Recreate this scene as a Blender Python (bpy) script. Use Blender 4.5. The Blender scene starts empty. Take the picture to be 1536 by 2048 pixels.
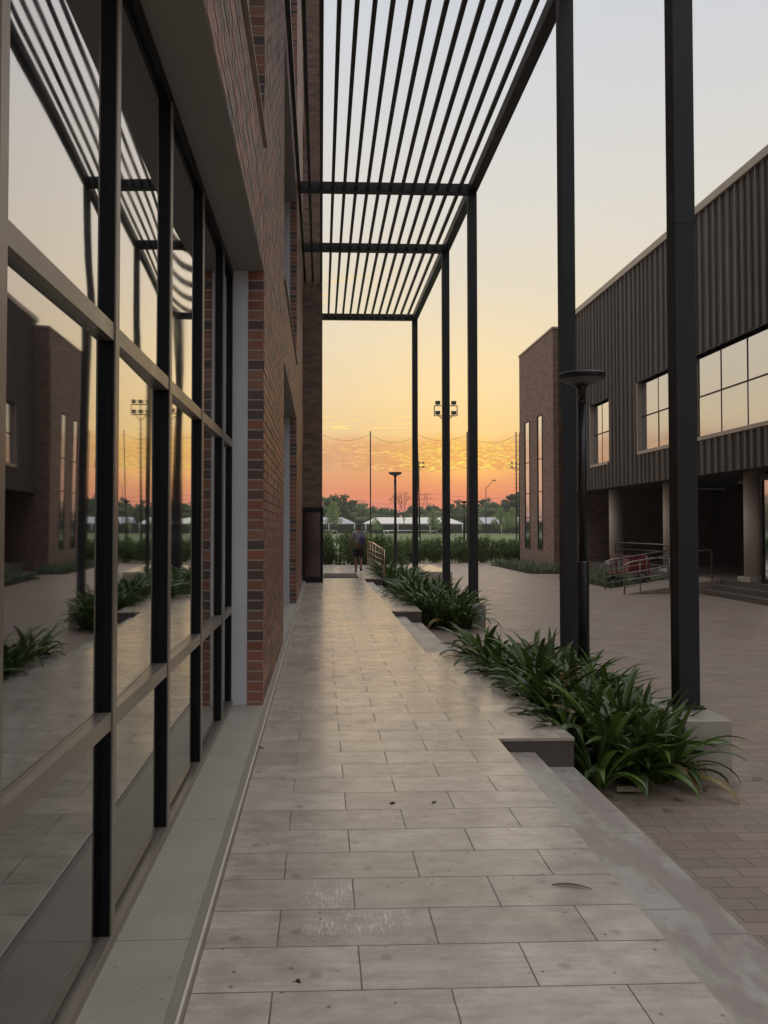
import bpy, math, random
from mathutils import Vector, Matrix
random.seed(7)
sc = bpy.context.scene
COL = sc.collection
R = math.radians
# ------------------------------------------------------------------ camera
# principal point (705,1010) of a 1536x2048 frame, focal 1660 px, vanishing point of the walkway at (642,1055)
F = 1660.0
cam = bpy.data.cameras.new('camera'); camo = bpy.data.objects.new('camera', cam); COL.objects.link(camo)
cam.sensor_fit = 'VERTICAL'; cam.sensor_height = 24.0; cam.lens = F / 2048 * 24.0
cam.shift_x = (768 - 705) / 2048.0
cam.shift_y = -(1024 - 1010) / 2048.0
cam.clip_start = 0.05; cam.clip_end = 12000
camo.location = (0, 0, 1.55)
camo.rotation_euler = (R(90) + math.atan(45 / F), 0, -math.atan(63 / F))
sc.camera = camo
sc.view_settings.view_transform = 'Standard'
sc.view_settings.look = 'None'
sc.view_settings.exposure = 0.12
sc.view_settings.gamma = 1.0
sc.cycles.max_bounces = 8
sc.cycles.use_denoising = True
sc.render.film_transparent = False

def s2l(c):
    return tuple(((x / 255) / 12.92 if x / 255 <= 0.04045 else ((x / 255 + 0.055) / 1.055) ** 2.4) for x in c)

# ------------------------------------------------------------------ node helper
class NT:
    def __init__(s, tree):
        s.t = tree; s.n = tree.nodes; s.l = tree.links
    def add(s, typ, **kw):
        nd = s.n.new(typ)
        for k, v in kw.items(): setattr(nd, k, v)
        return nd
    def put(s, sock, v):
        if isinstance(v, bpy.types.NodeSocket): s.l.new(v, sock)
        elif v is not None: sock.default_value = v
    def m(s, op, a, b=None, c=None, clamp=False):
        nd = s.add('ShaderNodeMath', operation=op); nd.use_clamp = clamp
        s.put(nd.inputs[0], a); s.put(nd.inputs[1], b); s.put(nd.inputs[2], c)
        return nd.outputs[0]
    def sstep(s, v, a, b):
        nd = s.add('ShaderNodeMapRange', interpolation_type='SMOOTHSTEP')
        s.put(nd.inputs[0], v); nd.inputs[1].default_value = a; nd.inputs[2].default_value = b
        return nd.outputs[0]
    def lin(s, v, a, b, c=0.0, d=1.0):
        nd = s.add('ShaderNodeMapRange')
        s.put(nd.inputs[0], v); nd.inputs[1].default_value = a; nd.inputs[2].default_value = b
        nd.inputs[3].default_value = c; nd.inputs[4].default_value = d
        return nd.outputs[0]
    def mix(s, f, a, b, mode='MIX'):
        nd = s.add('ShaderNodeMix', data_type='RGBA', blend_type=mode)
        s.put(nd.inputs[0], f)
        for i, v in ((6, a), (7, b)):
            if isinstance(v, (tuple, list)) and len(v) == 3: v = (*v, 1)
            s.put(nd.inputs[i], v)
        return nd.outputs[2]
    def ramp(s, f, pts, interp='LINEAR'):
        nd = s.add('ShaderNodeValToRGB'); cr = nd.color_ramp; cr.interpolation = interp
        while len(cr.elements) < len(pts): cr.elements.new(0.5)
        for e, (p, c) in zip(cr.elements, pts): e.position = p; e.color = (*c, 1)
        s.put(nd.inputs[0], f); return nd.outputs[0]
    def comb(s, x, y, z=0.0):
        nd = s.add('ShaderNodeCombineXYZ'); s.put(nd.inputs[0], x); s.put(nd.inputs[1], y); s.put(nd.inputs[2], z)
        return nd.outputs[0]
    def sep(s, v):
        nd = s.add('ShaderNodeSeparateXYZ'); s.put(nd.inputs[0], v); return nd.outputs
    def noise(s, vec, scale, detail=3.0, rough=0.55, col=False):
        nd = s.add('ShaderNodeTexNoise'); s.put(nd.inputs['Vector'], vec)
        nd.inputs['Scale'].default_value = scale; nd.inputs['Detail'].default_value = detail
        nd.inputs['Roughness'].default_value = rough
        return nd.outputs[1 if col else 0]
    def mapv(s, vec, loc=(0, 0, 0), scale=(1, 1, 1), rot=(0, 0, 0)):
        nd = s.add('ShaderNodeMapping'); s.put(nd.inputs[0], vec)
        nd.inputs[1].default_value = loc; nd.inputs[2].default_value = rot; nd.inputs[3].default_value = scale
        return nd.outputs[0]

# ------------------------------------------------------------------ sky (dusk, sun sinking at azimuth 10 deg right of +Y)
SUN_AZ, SUN_EL = 9.5, 4.0
w = bpy.data.worlds.new('World'); sc.world = w; w.use_nodes = True
g = NT(w.node_tree); g.n.clear()
gen = g.add('ShaderNodeTexCoord').outputs['Generated']
nv = g.add('ShaderNodeVectorMath', operation='NORMALIZE'); g.put(nv.inputs[0], gen)
sx, sy, sz = g.sep(nv.outputs[0])
el = g.m('MULTIPLY', g.m('ARCSINE', sz), 180 / math.pi)
az = g.m('MULTIPLY', g.m('ARCTAN2', sx, sy), 180 / math.pi)
daz = g.m('SUBTRACT', az, SUN_AZ + 0.3)
t = g.lin(el, 0, 90)
def P(pts): return [(e / 90.0, s2l(c)) for e, c in pts]
near = g.ramp(t, P([(0, (204, 96, 78)), (1.2, (226, 108, 78)), (2.3, (230, 130, 84)), (3.4, (230, 152, 96)), (4.6, (234, 178, 116)), (6.2, (238, 198, 136)),
                    (9, (240, 211, 160)), (12, (235, 214, 174)), (16, (226, 213, 190)), (21, (217, 212, 202)), (27, (208, 208, 208)), (34, (199, 203, 210)),
                    (50, (200, 202, 208)), (90, (202, 202, 206))]))
side = g.ramp(t, P([(0, (200, 128, 108)), (2.3, (218, 150, 118)), (4.6, (222, 180, 142)), (7, (228, 204, 170)), (12, (224, 209, 186)),
                    (20, (216, 210, 200)), (30, (203, 205, 208)), (50, (200, 202, 208)), (90, (202, 202, 206))]))
back = g.ramp(t, P([(0, (150, 146, 150)), (8, (172, 168, 172)), (20, (188, 185, 190)), (40, (200, 200, 203)), (90, (202, 202, 206))]))
adz = g.m('ABSOLUTE', daz)
cl = g.mix(g.sstep(adz, 3, 22), near, side)
cl = g.mix(g.sstep(g.m('COSINE', g.m('MULTIPLY', daz, math.pi / 180)), 0.55, -0.5), cl, back)
# glow of the low sun behind thin cloud
def gauss(a0, e0, sa, se):
    a = g.m('POWER', g.m('DIVIDE', g.m('SUBTRACT', az, a0), sa), 2.0)
    e = g.m('POWER', g.m('DIVIDE', g.m('SUBTRACT', el, e0), se), 2.0)
    return g.m('EXPONENT', g.m('MULTIPLY', g.m('ADD', a, e), -1.0))
def addc(base, col, f):
    return g.mix(f, base, col, 'ADD')
cl = addc(cl, (0.38, 0.22, 0.0), g.m('MULTIPLY', gauss(10.2, 4.6, 3.2, 1.5), 0.9))
cl = addc(cl, (0.10, 0.06, 0.0), gauss(9.5, 8.5, 6.0, 5.0))
cl = addc(cl, (0.13, 0.0, -0.02), g.m('MULTIPLY', gauss(9.0, 1.2, 3.2, 1.0), 0.8))
# rippled cloud bands
def clouds(vx, vy, lo0, lo1, hi0, hi1, th0, th1, sc_=1.0):
    v = g.comb(g.m('MULTIPLY', az, vx), g.m('MULTIPLY', el, vy), 3.1)
    warp = g.noise(v, 0.6, 2, 0.5, True)
    vv = g.mix(0.30, v, warp, 'ADD')
    nn = g.noise(vv, sc_, 6, 0.62)
    band = g.m('MULTIPLY', g.sstep(el, lo0, lo1), g.sstep(el, hi1, hi0))
    return g.m('MULTIPLY', g.sstep(nn, th0, th1), band), nn
bandmask = g.m('MULTIPLY', g.sstep(g.m('ADD', el, g.m('MULTIPLY', g.noise(g.comb(g.m('MULTIPLY', az, .22), 0.0, 0.0), 1.0, 3), 0.7)), 4.1, 4.35),
               g.sstep(g.m('ADD', el, g.m('MULTIPLY', g.noise(g.comb(g.m('MULTIPLY', az, .3), 4.0, 0.0), 1.0, 3), 1.6)), 7.4, 6.2))
fwd = g.sstep(adz, 60, 25)
bandmask = g.m('MULTIPLY', bandmask, fwd)
cl = g.mix(g.m('MULTIPLY', bandmask, 0.7), cl, g.mix(g.sstep(adz, 2, 12), s2l((226, 148, 72)), s2l((206, 148, 116))))
v = g.comb(g.m('MULTIPLY', az, 1.5), g.m('MULTIPLY', el, 6.2), 0.0)
vv = g.mix(0.55, v, g.noise(v, 0.8, 2, 0.5, True), 'ADD')
n1 = g.noise(vv, 1.5, 5, 0.6)
patch = g.sstep(g.noise(g.mix(0.4, g.comb(g.m('MULTIPLY', az, 0.30), g.m('MULTIPLY', el, 1.5), 5.0), g.noise(v, .5, 2, .5, True), 'ADD'), 1.3, 4, .6), .36, .60)
patch = g.m('MAXIMUM', patch, g.m('MULTIPLY', g.sstep(adz, 5.5, 1.5), 0.8))
lit = g.m('MULTIPLY', g.m('MULTIPLY', g.sstep(n1, 0.46, 0.60), bandmask), patch)
litc = g.mix(g.sstep(adz, 1.0, 8), s2l((255, 226, 96)), s2l((246, 190, 118)))
cl = g.mix(g.m('MULTIPLY', lit, 0.95), cl, litc)
# thin streaks above
v2 = g.comb(g.m('MULTIPLY', az, 0.35), g.m('MULTIPLY', el, 4.2), 7.0)
n2 = g.noise(v2, 1.3, 5, 0.6)
b2 = g.m('MULTIPLY', g.m('MULTIPLY', g.sstep(el, 6.4, 6.9), g.sstep(el, 8.8, 7.4)), fwd)
cl = g.mix(g.m('MULTIPLY', g.m('MULTIPLY', g.sstep(n2, 0.54, 0.64), b2), 0.85), cl, s2l((255, 224, 138)))
b3 = g.m('MULTIPLY', g.m('MULTIPLY', g.sstep(el, 14.5, 16.0), g.sstep(el, 18.5, 17.0)), g.sstep(g.m('ABSOLUTE', g.m('SUBTRACT', az, 1.5)), 5.0, 2.0))
cl = g.mix(g.m('MULTIPLY', g.m('MULTIPLY', g.sstep(g.noise(v2, 2.2, 5, 0.6), 0.5, 0.66), b3), 0.7), cl, s2l((246, 214, 146)))
# streaks low over the horizon
v4 = g.comb(g.m('MULTIPLY', az, 0.12), g.m('MULTIPLY', el, 3.0), 1.0)
cl = g.mix(g.m('MULTIPLY', g.m('MULTIPLY', g.sstep(g.noise(v4, 1.6, 4), 0.5, 0.68), g.sstep(el, 4.3, 3.4)), 0.22), cl, s2l((246, 150, 84)))
# soft high haze patches
hz = g.noise(nv.outputs[0], 2.6, 4, 0.5)
cl = g.mix(g.m('MULTIPLY', g.m('MULTIPLY', g.sstep(hz, 0.5, 0.7), g.sstep(el, 18, 34)), 0.10), cl, s2l((222, 224, 232)))
# the sky overhead is brighter than the band the picture shows
gain = g.m('ADD', 1.0, g.m('MULTIPLY', g.sstep(el, 36, 60), 1.4))
bg = g.add('ShaderNodeBackground'); g.put(bg.inputs[0], cl); g.put(bg.inputs[1], gain)
g.l.new(bg.outputs[0], g.add('ShaderNodeOutputWorld').inputs[0])

sun = bpy.data.lights.new('sun', 'SUN'); sun.energy = 0.14; sun.angle = R(60); sun.color = (1.0, 0.62, 0.36)
suno = bpy.data.objects.new('sun', sun); COL.objects.link(suno); suno.location = (5, 30, 20)
d = Vector((math.sin(R(SUN_AZ)) * math.cos(R(16)), math.cos(R(SUN_AZ)) * math.cos(R(16)), math.sin(R(16))))
suno.rotation_euler = d.to_track_quat('Z', 'Y').to_euler()

# ------------------------------------------------------------------ mesh helper
class MB:
    def __init__(s): s.v = []; s.f = []; s.mi = []; s.uv = []
    def face(s, pts, mi=0, uv=None):
        k = len(s.v); s.v += [tuple(p) for p in pts]; s.f.append(tuple(range(k, k + len(pts)))); s.mi.append(mi)
        s.uv.append(uv)
    def box(s, x0, x1, y0, y1, z0, z1, mi=0, skip=''):
        k = len(s.v)
        s.v += [(x0, y0, z0), (x1, y0, z0), (x1, y1, z0), (x0, y1, z0), (x0, y0, z1), (x1, y0, z1), (x1, y1, z1), (x0, y1, z1)]
        for nm, f in (('b', (0, 3, 2, 1)), ('t', (4, 5, 6, 7)), ('f', (0, 1, 5, 4)), ('r', (1, 2, 6, 5)), ('k', (2, 3, 7, 6)), ('l', (3, 0, 4, 7))):
            if nm in skip: continue
            s.f.append(tuple(k + i for i in f)); s.mi.append(mi); s.uv.append(None)
    def tube(s, pts, r, n=10, mi=0, caps=True):
        pts = [Vector(p) for p in pts]; rs = r if isinstance(r, (list, tuple)) else [r] * len(pts)
        rings = []; prev = None
        for i, p in enumerate(pts):
            if i == 0: t_ = pts[1] - pts[0]
            elif i == len(pts) - 1: t_ = pts[-1] - pts[-2]
            else: t_ = (pts[i + 1] - p).normalized() + (p - pts[i - 1]).normalized()
            t_ = t_.normalized()
            up = prev if prev is not None else (Vector((0, 0, 1)) if abs(t_.z) < .9 else Vector((1, 0, 0)))
            a = t_.cross(up).normalized() if t_.cross(up).length > 1e-4 else t_.orthogonal().normalized()
            b = a.cross(t_).normalized(); prev = b
            k = len(s.v)
            for j in range(n):
                an = 2 * math.pi * j / n
                s.v.append(tuple(p + (a * math.cos(an) + b * math.sin(an)) * rs[i]))
            rings.append(k)
        for q in range(len(rings) - 1):
            for j in range(n):
                j2 = (j + 1) % n
                s.f.append((rings[q] + j, rings[q] + j2, rings[q + 1] + j2, rings[q + 1] + j)); s.mi.append(mi); s.uv.append(None)
        if caps:
            s.f.append(tuple(rings[0] + j for j in reversed(range(n)))); s.mi.append(mi); s.uv.append(None)
            s.f.append(tuple(rings[-1] + j for j in range(n))); s.mi.append(mi); s.uv.append(None)
    def lathe(s, cx, cy, prof, n=24, mi=0):
        k0 = len(s.v)
        for (r, z) in prof:
            for j in range(n):
                a = 2 * math.pi * j / n; s.v.append((cx + r * math.cos(a), cy + r * math.sin(a), z))
        for q in range(len(prof) - 1):
            for j in range(n):
                j2 = (j + 1) % n
                s.f.append((k0 + q * n + j, k0 + q * n + j2, k0 + (q + 1) * n + j2, k0 + (q + 1) * n + j)); s.mi.append(mi); s.uv.append(None)
    def build(s, name, mats, parent=None, smooth=False, bevel=0.0):
        me = bpy.data.meshes.new(name)
        off = Vector((0, 0, 0))
        if parent is not None:
            p = parent
            while p is not None: off += Vector(p.location); p = p.parent
        me.from_pydata([(v[0] - off.x, v[1] - off.y, v[2] - off.z) for v in s.v], [], s.f)
        if not isinstance(mats, (list, tuple)): mats = [mats]
        for m_ in mats: me.materials.append(m_)
        me.polygons.foreach_set('material_index', s.mi)
        uvl = me.uv_layers.new(name='uv'); data = uvl.data
        vs = s.v
        buf = [0.0] * (2 * len(data)); i = 0
        me.update()
        nrm = [tuple(p.normal) for p in me.polygons]
        for fi, f in enumerate(s.f):
            if s.uv[fi]:
                for q in s.uv[fi]: buf[2 * i] = q[0]; buf[2 * i + 1] = q[1]; i += 1
                continue
            n_ = nrm[fi]; ax, ay, az_ = abs(n_[0]), abs(n_[1]), abs(n_[2])
            for vi in f:
                x, y, z = vs[vi]
                if az_ >= ax and az_ >= ay: u_, v_ = x, y
                elif ax >= ay: u_, v_ = y, z
                else: u_, v_ = x, z
                buf[2 * i] = u_; buf[2 * i + 1] = v_; i += 1
        data.foreach_set('uv', buf)
        if smooth: me.polygons.foreach_set('use_smooth', [True] * len(me.polygons))
        o = bpy.data.objects.new(name, me); COL.objects.link(o)
        if parent is not None: o.parent = parent
        if bevel:
            b = o.modifiers.new('bevel', 'BEVEL'); b.width = bevel; b.segments = 2; b.limit_method = 'ANGLE'
        return o
def tag(o, label=None, cat=None, group=None, kind=None):
    if label: o['label'] = label
    if cat: o['category'] = cat
    if group: o['group'] = group
    if kind: o['kind'] = kind
    return o
def thing(name, loc, label, cat, group=None):
    o = bpy.data.objects.new(name, None); COL.objects.link(o); o.location = loc; o.empty_display_size = .2
    return tag(o, label, cat, group)
def kids(o): return [c for c in bpy.data.objects if c.parent == o]
def copy_tree(o, parent=None, ks=None):
    c = o.copy(); COL.objects.link(c); c.parent = parent
    for ch in (ks[o.name] if ks and o.name in ks else kids(o)): copy_tree(ch, c)
    return c

# ------------------------------------------------------------------ materials
def new_mat(name):
    m_ = bpy.data.materials.new(name); m_.use_nodes = True; q = NT(m_.node_tree); q.n.clear()
    b = q.add('ShaderNodeBsdfPrincipled'); o = q.add('ShaderNodeOutputMaterial'); q.l.new(b.outputs[0], o.inputs[0])
    return m_, q, b
def bump(q, b, h, strength=0.3, dist=0.01):
    nd = q.add('ShaderNodeBump'); nd.inputs['Strength'].default_value = strength; nd.inputs['Distance'].default_value = dist
    q.put(nd.inputs['Height'], h); q.l.new(nd.outputs[0], b.inputs['Normal'])
def simple(name, col, rough=0.6, metal=0.0, var=0.15, scale=6.0, spec=0.5, bmp=0.0, vec='Object'):
    m_, q, b = new_mat(name)
    tc = q.add('ShaderNodeTexCoord').outputs[vec]
    n = q.noise(tc, scale, 5, 0.6)
    c = q.mix(n, tuple(x * (1 - var) for x in col), tuple(min(1, x * (1 + var)) for x in col))
    q.put(b.inputs['Base Color'], c); b.inputs['Metallic'].default_value = metal
    q.put(b.inputs['Roughness'], q.lin(n, 0.3, 0.7, max(0.02, rough - 0.07), min(1, rough + 0.07)))
    b.inputs['Specular IOR Level'].default_value = spec
    if bmp: bump(q, b, q.noise(tc, scale * 8, 3), bmp, 0.004)
    return m_
M = {}
M['steel'] = simple('dark_painted_steel', (0.012, 0.0125, 0.014), 0.5, 0.0, 0.35, 3.0, 0.4, 0.08)
M['slat'] = simple('dark_slat_paint', (0.026, 0.025, 0.026), 0.5, 0.0, 0.3, 3.0, 0.35)
M['lamp'] = simple('lamp_black_paint', (0.012, 0.012, 0.013), 0.38, 0.0, 0.2, 5.0)
M['alu_dark'] = simple('mullion_black', (0.004, 0.004, 0.005), 0.5, 0.0, 0.2, 4.0, 0.25)
M['alu_cap'] = simple('mullion_bronze_cap', (0.27, 0.235, 0.195), 0.34, 0.5, 0.07, 3.0)
M['gasket'] = simple('gasket', (0.02, 0.02, 0.02), 0.7)
M['plaster'] = simple('white_reveal_plaster', (0.55, 0.56, 0.58), 0.85, 0, 0.10, 5, 0.3, 0.2)
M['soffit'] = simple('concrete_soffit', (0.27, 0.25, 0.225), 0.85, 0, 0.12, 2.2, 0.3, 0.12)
M['column'] = simple('cream_column', (0.48, 0.41, 0.34), 0.8, 0, 0.08, 3, 0.3)
M['lens'] = simple('lamp_lens_grey', (0.12, 0.12, 0.125), 0.4)
M['white_metal'] = simple('white_metal', (0.62, 0.62, 0.6), 0.5, 0.1, 0.1)
M['rail'] = simple('rail_steel', (0.22, 0.19, 0.17), 0.32, 0.8, 0.1)
M['rail_lit'] = simple('sun_tinted_rail_steel', (0.5, 0.33, 0.25), 0.22, 0.95, 0.1)  # orange sunset light on the rails is put into the base colour
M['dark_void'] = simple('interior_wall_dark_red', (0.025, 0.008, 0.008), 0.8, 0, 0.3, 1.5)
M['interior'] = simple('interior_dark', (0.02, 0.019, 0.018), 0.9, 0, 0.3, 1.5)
M['trim'] = simple('beige_roof_trim', (0.36, 0.30, 0.25), 0.5, 0.2, 0.1, 2)
M['red'] = simple('red_paint', (0.16, 0.018, 0.02), 0.4, 0, 0.2, 6)
M['rubber'] = simple('rubber', (0.015, 0.015, 0.015), 0.8)
M['soil'] = simple('soil', (0.035, 0.026, 0.018), 0.95, 0, 0.5, 14, 0.2, 0.6)
M['bark'] = simple('bark', (0.07, 0.055, 0.042), 0.9, 0, 0.3, 12, 0.2, 0.4)
M['tent'] = simple('tent_fabric', (0.66, 0.62, 0.55), 0.7, 0, 0.12, 0.6)
M['tent_grey'] = simple('tent_fabric_grey', (0.36, 0.37, 0.38), 0.6, 0, 0.25, 0.5)
M['field_wall'] = simple('far_hedge', (0.014, 0.026, 0.012), 0.9, 0, 0.4, 0.8)
M['skin'] = simple('skin', (0.20, 0.105, 0.07), 0.6, 0, 0.08)
M['hair'] = simple('hair', (0.010, 0.008, 0.007), 0.6)
M['tee'] = simple('grey_shirt', (0.30, 0.27, 0.28), 0.9, 0, 0.1)
M['shorts'] = simple('dark_shorts', (0.018, 0.012, 0.016), 0.9)
M['bag'] = simple('navy_bag', (0.035, 0.03, 0.11), 0.7, 0, 0.3, 10)
M['shoe'] = simple('dark_shoe', (0.02, 0.018, 0.018), 0.7)
M['childtee'] = simple('pale_blue_shirt', (0.45, 0.60, 0.62), 0.9)
M['paper'] = simple('paper', (0.30, 0.25, 0.17), 0.8)
M['deadleaf'] = simple('dead_leaf', (0.13, 0.085, 0.055), 0.7)
M['wire'] = simple('wire', (0.03, 0.028, 0.03), 0.6)
M['gum'] = simple('grime_spot', (0.035, 0.03, 0.027), 0.8)

# floor tiles
m_, q, b = new_mat('walkway_tiles'); M['tile'] = m_
uvn = q.add('ShaderNodeUVMap'); uvn.uv_map = 'uv'; uv = uvn.outputs[0]
brv = q.mix(0.005, q.mapv(uv, (0.158, -3.417, 0)), q.noise(uv, 7, 3, .6, True), 'ADD')
br = q.add('ShaderNodeTexBrick'); q.put(br.inputs['Vector'], brv)
br.offset = 0.5; br.inputs['Color1'].default_value = (0, 0, 0, 1); br.inputs['Color2'].default_value = (1, 1, 1, 1); br.inputs['Mortar'].default_value = (.5, .5, .5, 1)
br.inputs['Scale'].default_value = 1; br.inputs['Mortar Size'].default_value = 0.003; br.inputs['Mortar Smooth'].default_value = 0.0
br.inputs['Brick Width'].default_value = 0.6; br.inputs['Row Height'].default_value = 0.296
tint = br.outputs[0]; fac = br.outputs[1]
big = q.noise(uv, 0.9, 3); mid = q.noise(uv, 5, 5, 0.65); streak = q.noise(q.mapv(uv, (0, 0, 0), (3.0, 34, 1)), 1, 4, 0.65)
fine = q.noise(uv, 140, 2)
c = q.mix(tint, (0.41, 0.352, 0.295), (0.55, 0.485, 0.412))
c = q.mix(q.sstep(big, 0.35, 0.65), c, q.mix(0.5, c, (0.44, 0.395, 0.34)))
c = q.mix(q.m('MULTIPLY', q.sstep(mid, 0.5, 0.72), 0.3), c, (0.38, 0.315, 0.265))
c = q.mix(1.0, c, q.mix(streak, (0.74, 0.74, 0.74), (1.22, 1.22, 1.22)), 'MULTIPLY')
mot = q.noise(q.mapv(uv, (0, 0, 0), (5, 8, 1)), 1, 6, 0.7); dirt = q.noise(q.mapv(uv, (3, 1, 0), (1.4, 2.0, 1)), 1, 5, 0.6)
c = q.mix(1.0, c, q.mix(q.sstep(mot, .3, .7), (0.80, 0.79, 0.78), (1.14, 1.14, 1.13)), 'MULTIPLY')
c = q.mix(q.m('MULTIPLY', q.sstep(dirt, .5, .72), .35), c, (0.25, 0.2, 0.17))
c = q.mix(1.0, c, q.mix(fine, (0.92, 0.92, 0.92), (1.08, 1.08, 1.08)), 'MULTIPLY')
# pale scuff marks on two tiles, and scattered grime spots
ux, uy, _ = q.sep(uv)
def inbox(x0, x1, y0, y1, soft=0.03):
    a = q.m('MULTIPLY', q.sstep(ux, x0 - soft, x0 + soft), q.sstep(ux, x1 + .003, x1 - .003))
    return q.m('MULTIPLY', a, q.m('MULTIPLY', q.sstep(uy, y0 - .01, y0 + .02), q.sstep(uy, y1 + soft, y1 - soft)))
scuffn = q.m('MULTIPLY', q.sstep(q.noise(q.mapv(uv, (0, 0, 0), (95, 13, 1)), 1, 5, 0.8), 0.49, 0.62), q.sstep(q.noise(uv, 7, 4), .38, .60))
sc1 = q.m('MULTIPLY', scuffn, inbox(-0.06, 0.14, 3.42, 3.70)); sc2 = q.m('MULTIPLY', scuffn, inbox(-0.06, 0.36, 3.20, 3.40))
c = q.mix(q.m('MULTIPLY', q.m('MAXIMUM', sc1, sc2), 0.85), c, (0.80, 0.76, 0.66))
vo = q.add('ShaderNodeTexVoronoi', feature='F1', voronoi_dimensions='2D'); q.put(vo.inputs['Vector'], uv); vo.inputs['Scale'].default_value = 5.2
spot = q.m('MULTIPLY', q.sstep(vo.outputs['Distance'], 0.05, 0.025), q.sstep(q.noise(uv, 2.3, 2), 0.42, 0.56))
c = q.mix(q.m('MULTIPLY', spot, 0.75), c, (0.10, 0.085, 0.075))
vo2 = q.add('ShaderNodeTexVoronoi', feature='F1', voronoi_dimensions='2D'); q.put(vo2.inputs['Vector'], q.mapv(uv, (.3, .7, 0))); vo2.inputs['Scale'].default_value = 2.1
c = q.mix(q.m('MULTIPLY', q.sstep(vo2.outputs['Distance'], 0.07, 0.02), 0.4), c, (0.14, 0.11, 0.1))
c = q.mix(q.m('MULTIPLY', fac, q.lin(q.noise(uv, 3.5, 3), .35, .65, .75, 1.0)), c, (0.095, 0.078, 0.064))
q.put(b.inputs['Base Color'], c)
rr = q.lin(q.m('ADD', mid, q.m('MULTIPLY', big, 0.6)), 0.5, 1.1, 0.13, 0.36)
q.put(b.inputs['Roughness'], q.m('ADD', rr, q.m('MULTIPLY', fac, 0.3)))
bump(q, b, q.m('ADD', q.m('MULTIPLY', fac, -1.0), q.m('MULTIPLY', streak, 0.10)), 0.35, 0.003)

# stair treads and nosings : grey-pink stained marble
m_, q, b = new_mat('stair_marble'); M['marble'] = m_
uvn = q.add('ShaderNodeUVMap'); uvn.uv_map = 'uv'; uv = uvn.outputs[0]
n = q.noise(q.mapv(uv, (0, 0, 0), (3.2, 1.3, 1)), 1, 6, 0.68); n2 = q.noise(uv, 9, 5, 0.7)
c = q.mix(q.sstep(n, 0.42, 0.58), (0.41, 0.38, 0.335), (0.30, 0.255, 0.222))
c = q.mix(q.m('MULTIPLY', q.sstep(n2, 0.52, 0.7), 0.4), c, (0.22, 0.18, 0.155))
ux, uy, _ = q.sep(uv)
jn = q.m('ABSOLUTE', q.m('SUBTRACT', q.m('FRACT', q.m('DIVIDE', q.m('ADD', uy, 0.62), 1.2)), 0.5))
c = q.mix(q.sstep(jn, 0.0035, 0.0015), c, (0.12, 0.1, 0.09))
q.put(b.inputs['Base Color'], c); q.put(b.inputs['Roughness'], q.lin(n2, .3, .7, .34, .55))
bump(q, b, n2, 0.08, 0.004)

# sill slab
m_, q, b = new_mat('sill_concrete'); M['sill'] = m_
uvn = q.add('ShaderNodeUVMap'); uvn.uv_map = 'uv'; uv = uvn.outputs[0]
n = q.noise(uv, 2.6, 5, 0.6); n2 = q.noise(uv, 30, 4, 0.7)
c = q.mix(n, (0.28, 0.255, 0.212), (0.42, 0.385, 0.325)); c = q.mix(1.0, c, q.mix(n2, (.88, .88, .88), (1.12, 1.12, 1.12)), 'MULTIPLY')
ux, uy, _ = q.sep(uv)
jn = q.m('ABSOLUTE', q.m('SUBTRACT', q.m('FRACT', q.m('DIVIDE', q.m('ADD', uy, 0.05), 1.25)), 0.5))
c = q.mix(q.sstep(jn, 0.0025, 0.0012), c, (0.13, 0.12, 0.11))
vo = q.add('ShaderNodeTexVoronoi', feature='F1', voronoi_dimensions='2D'); q.put(vo.inputs['Vector'], uv); vo.inputs['Scale'].default_value = 7
c = q.mix(q.m('MULTIPLY', q.m('MULTIPLY', q.sstep(vo.outputs['Distance'], 0.06, 0.03), q.sstep(q.noise(uv, 3, 2), .45, .55)), 0.6), c, (0.14, 0.13, 0.11))
q.put(b.inputs['Base Color'], c); b.inputs['Roughness'].default_value = 0.5; bump(q, b, n2, 0.1, 0.003)

# plaza pavers
m_, q, b = new_mat('plaza_pavers'); M['paver'] = m_
uvn = q.add('ShaderNodeUVMap'); uvn.uv_map = 'uv'; uv = uvn.outputs[0]
wob = q.mix(0.012, uv, q.noise(uv, 3.0, 2, .5, True), 'ADD')
br = q.add('ShaderNodeTexBrick'); q.put(br.inputs['Vector'], wob); br.offset = 0.5
br.inputs['Color1'].default_value = (0, 0, 0, 1); br.inputs['Color2'].default_value = (1, 1, 1, 1)
br.inputs['Scale'].default_value = 1; br.inputs['Mortar Size'].default_value = 0.0035; br.inputs['Mortar Smooth'].default_value = 0.3
br.inputs['Brick Width'].default_value = 0.27; br.inputs['Row Height'].default_value = 0.135
n = q.noise(uv, 1.1, 4, .6); n2 = q.noise(uv, 22, 5, .7); n3 = q.noise(q.mapv(uv, (0, 0, 0), (.35, 2.2, 1)), 1, 4, .6)
c = q.mix(br.outputs[0], (0.235, 0.172, 0.13), (0.315, 0.24, 0.185))
c = q.mix(q.sstep(n, .35, .7), c, q.mix(.5, c, (0.235, 0.195, 0.165)))
c = q.mix(1.0, c, q.mix(n2, (.82, .82, .82), (1.16, 1.16, 1.16)), 'MULTIPLY')
c = q.mix(1.0, c, q.mix(n3, (.88, .88, .88), (1.12, 1.12, 1.12)), 'MULTIPLY')
c = q.mix(q.m('MULTIPLY', br.outputs[1], .85), c, (0.075, 0.055, 0.045))
q.put(b.inputs['Base Color'], c); q.put(b.inputs['Roughness'], q.lin(n, .3, .7, .38, .55))
bump(q, b, q.m('ADD', q.m('MULTIPLY', br.outputs[1], -1.0), q.m('ADD', q.m('MULTIPLY', n2, .3), q.m('MULTIPLY', n3, 1.2))), .4, .006)

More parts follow.
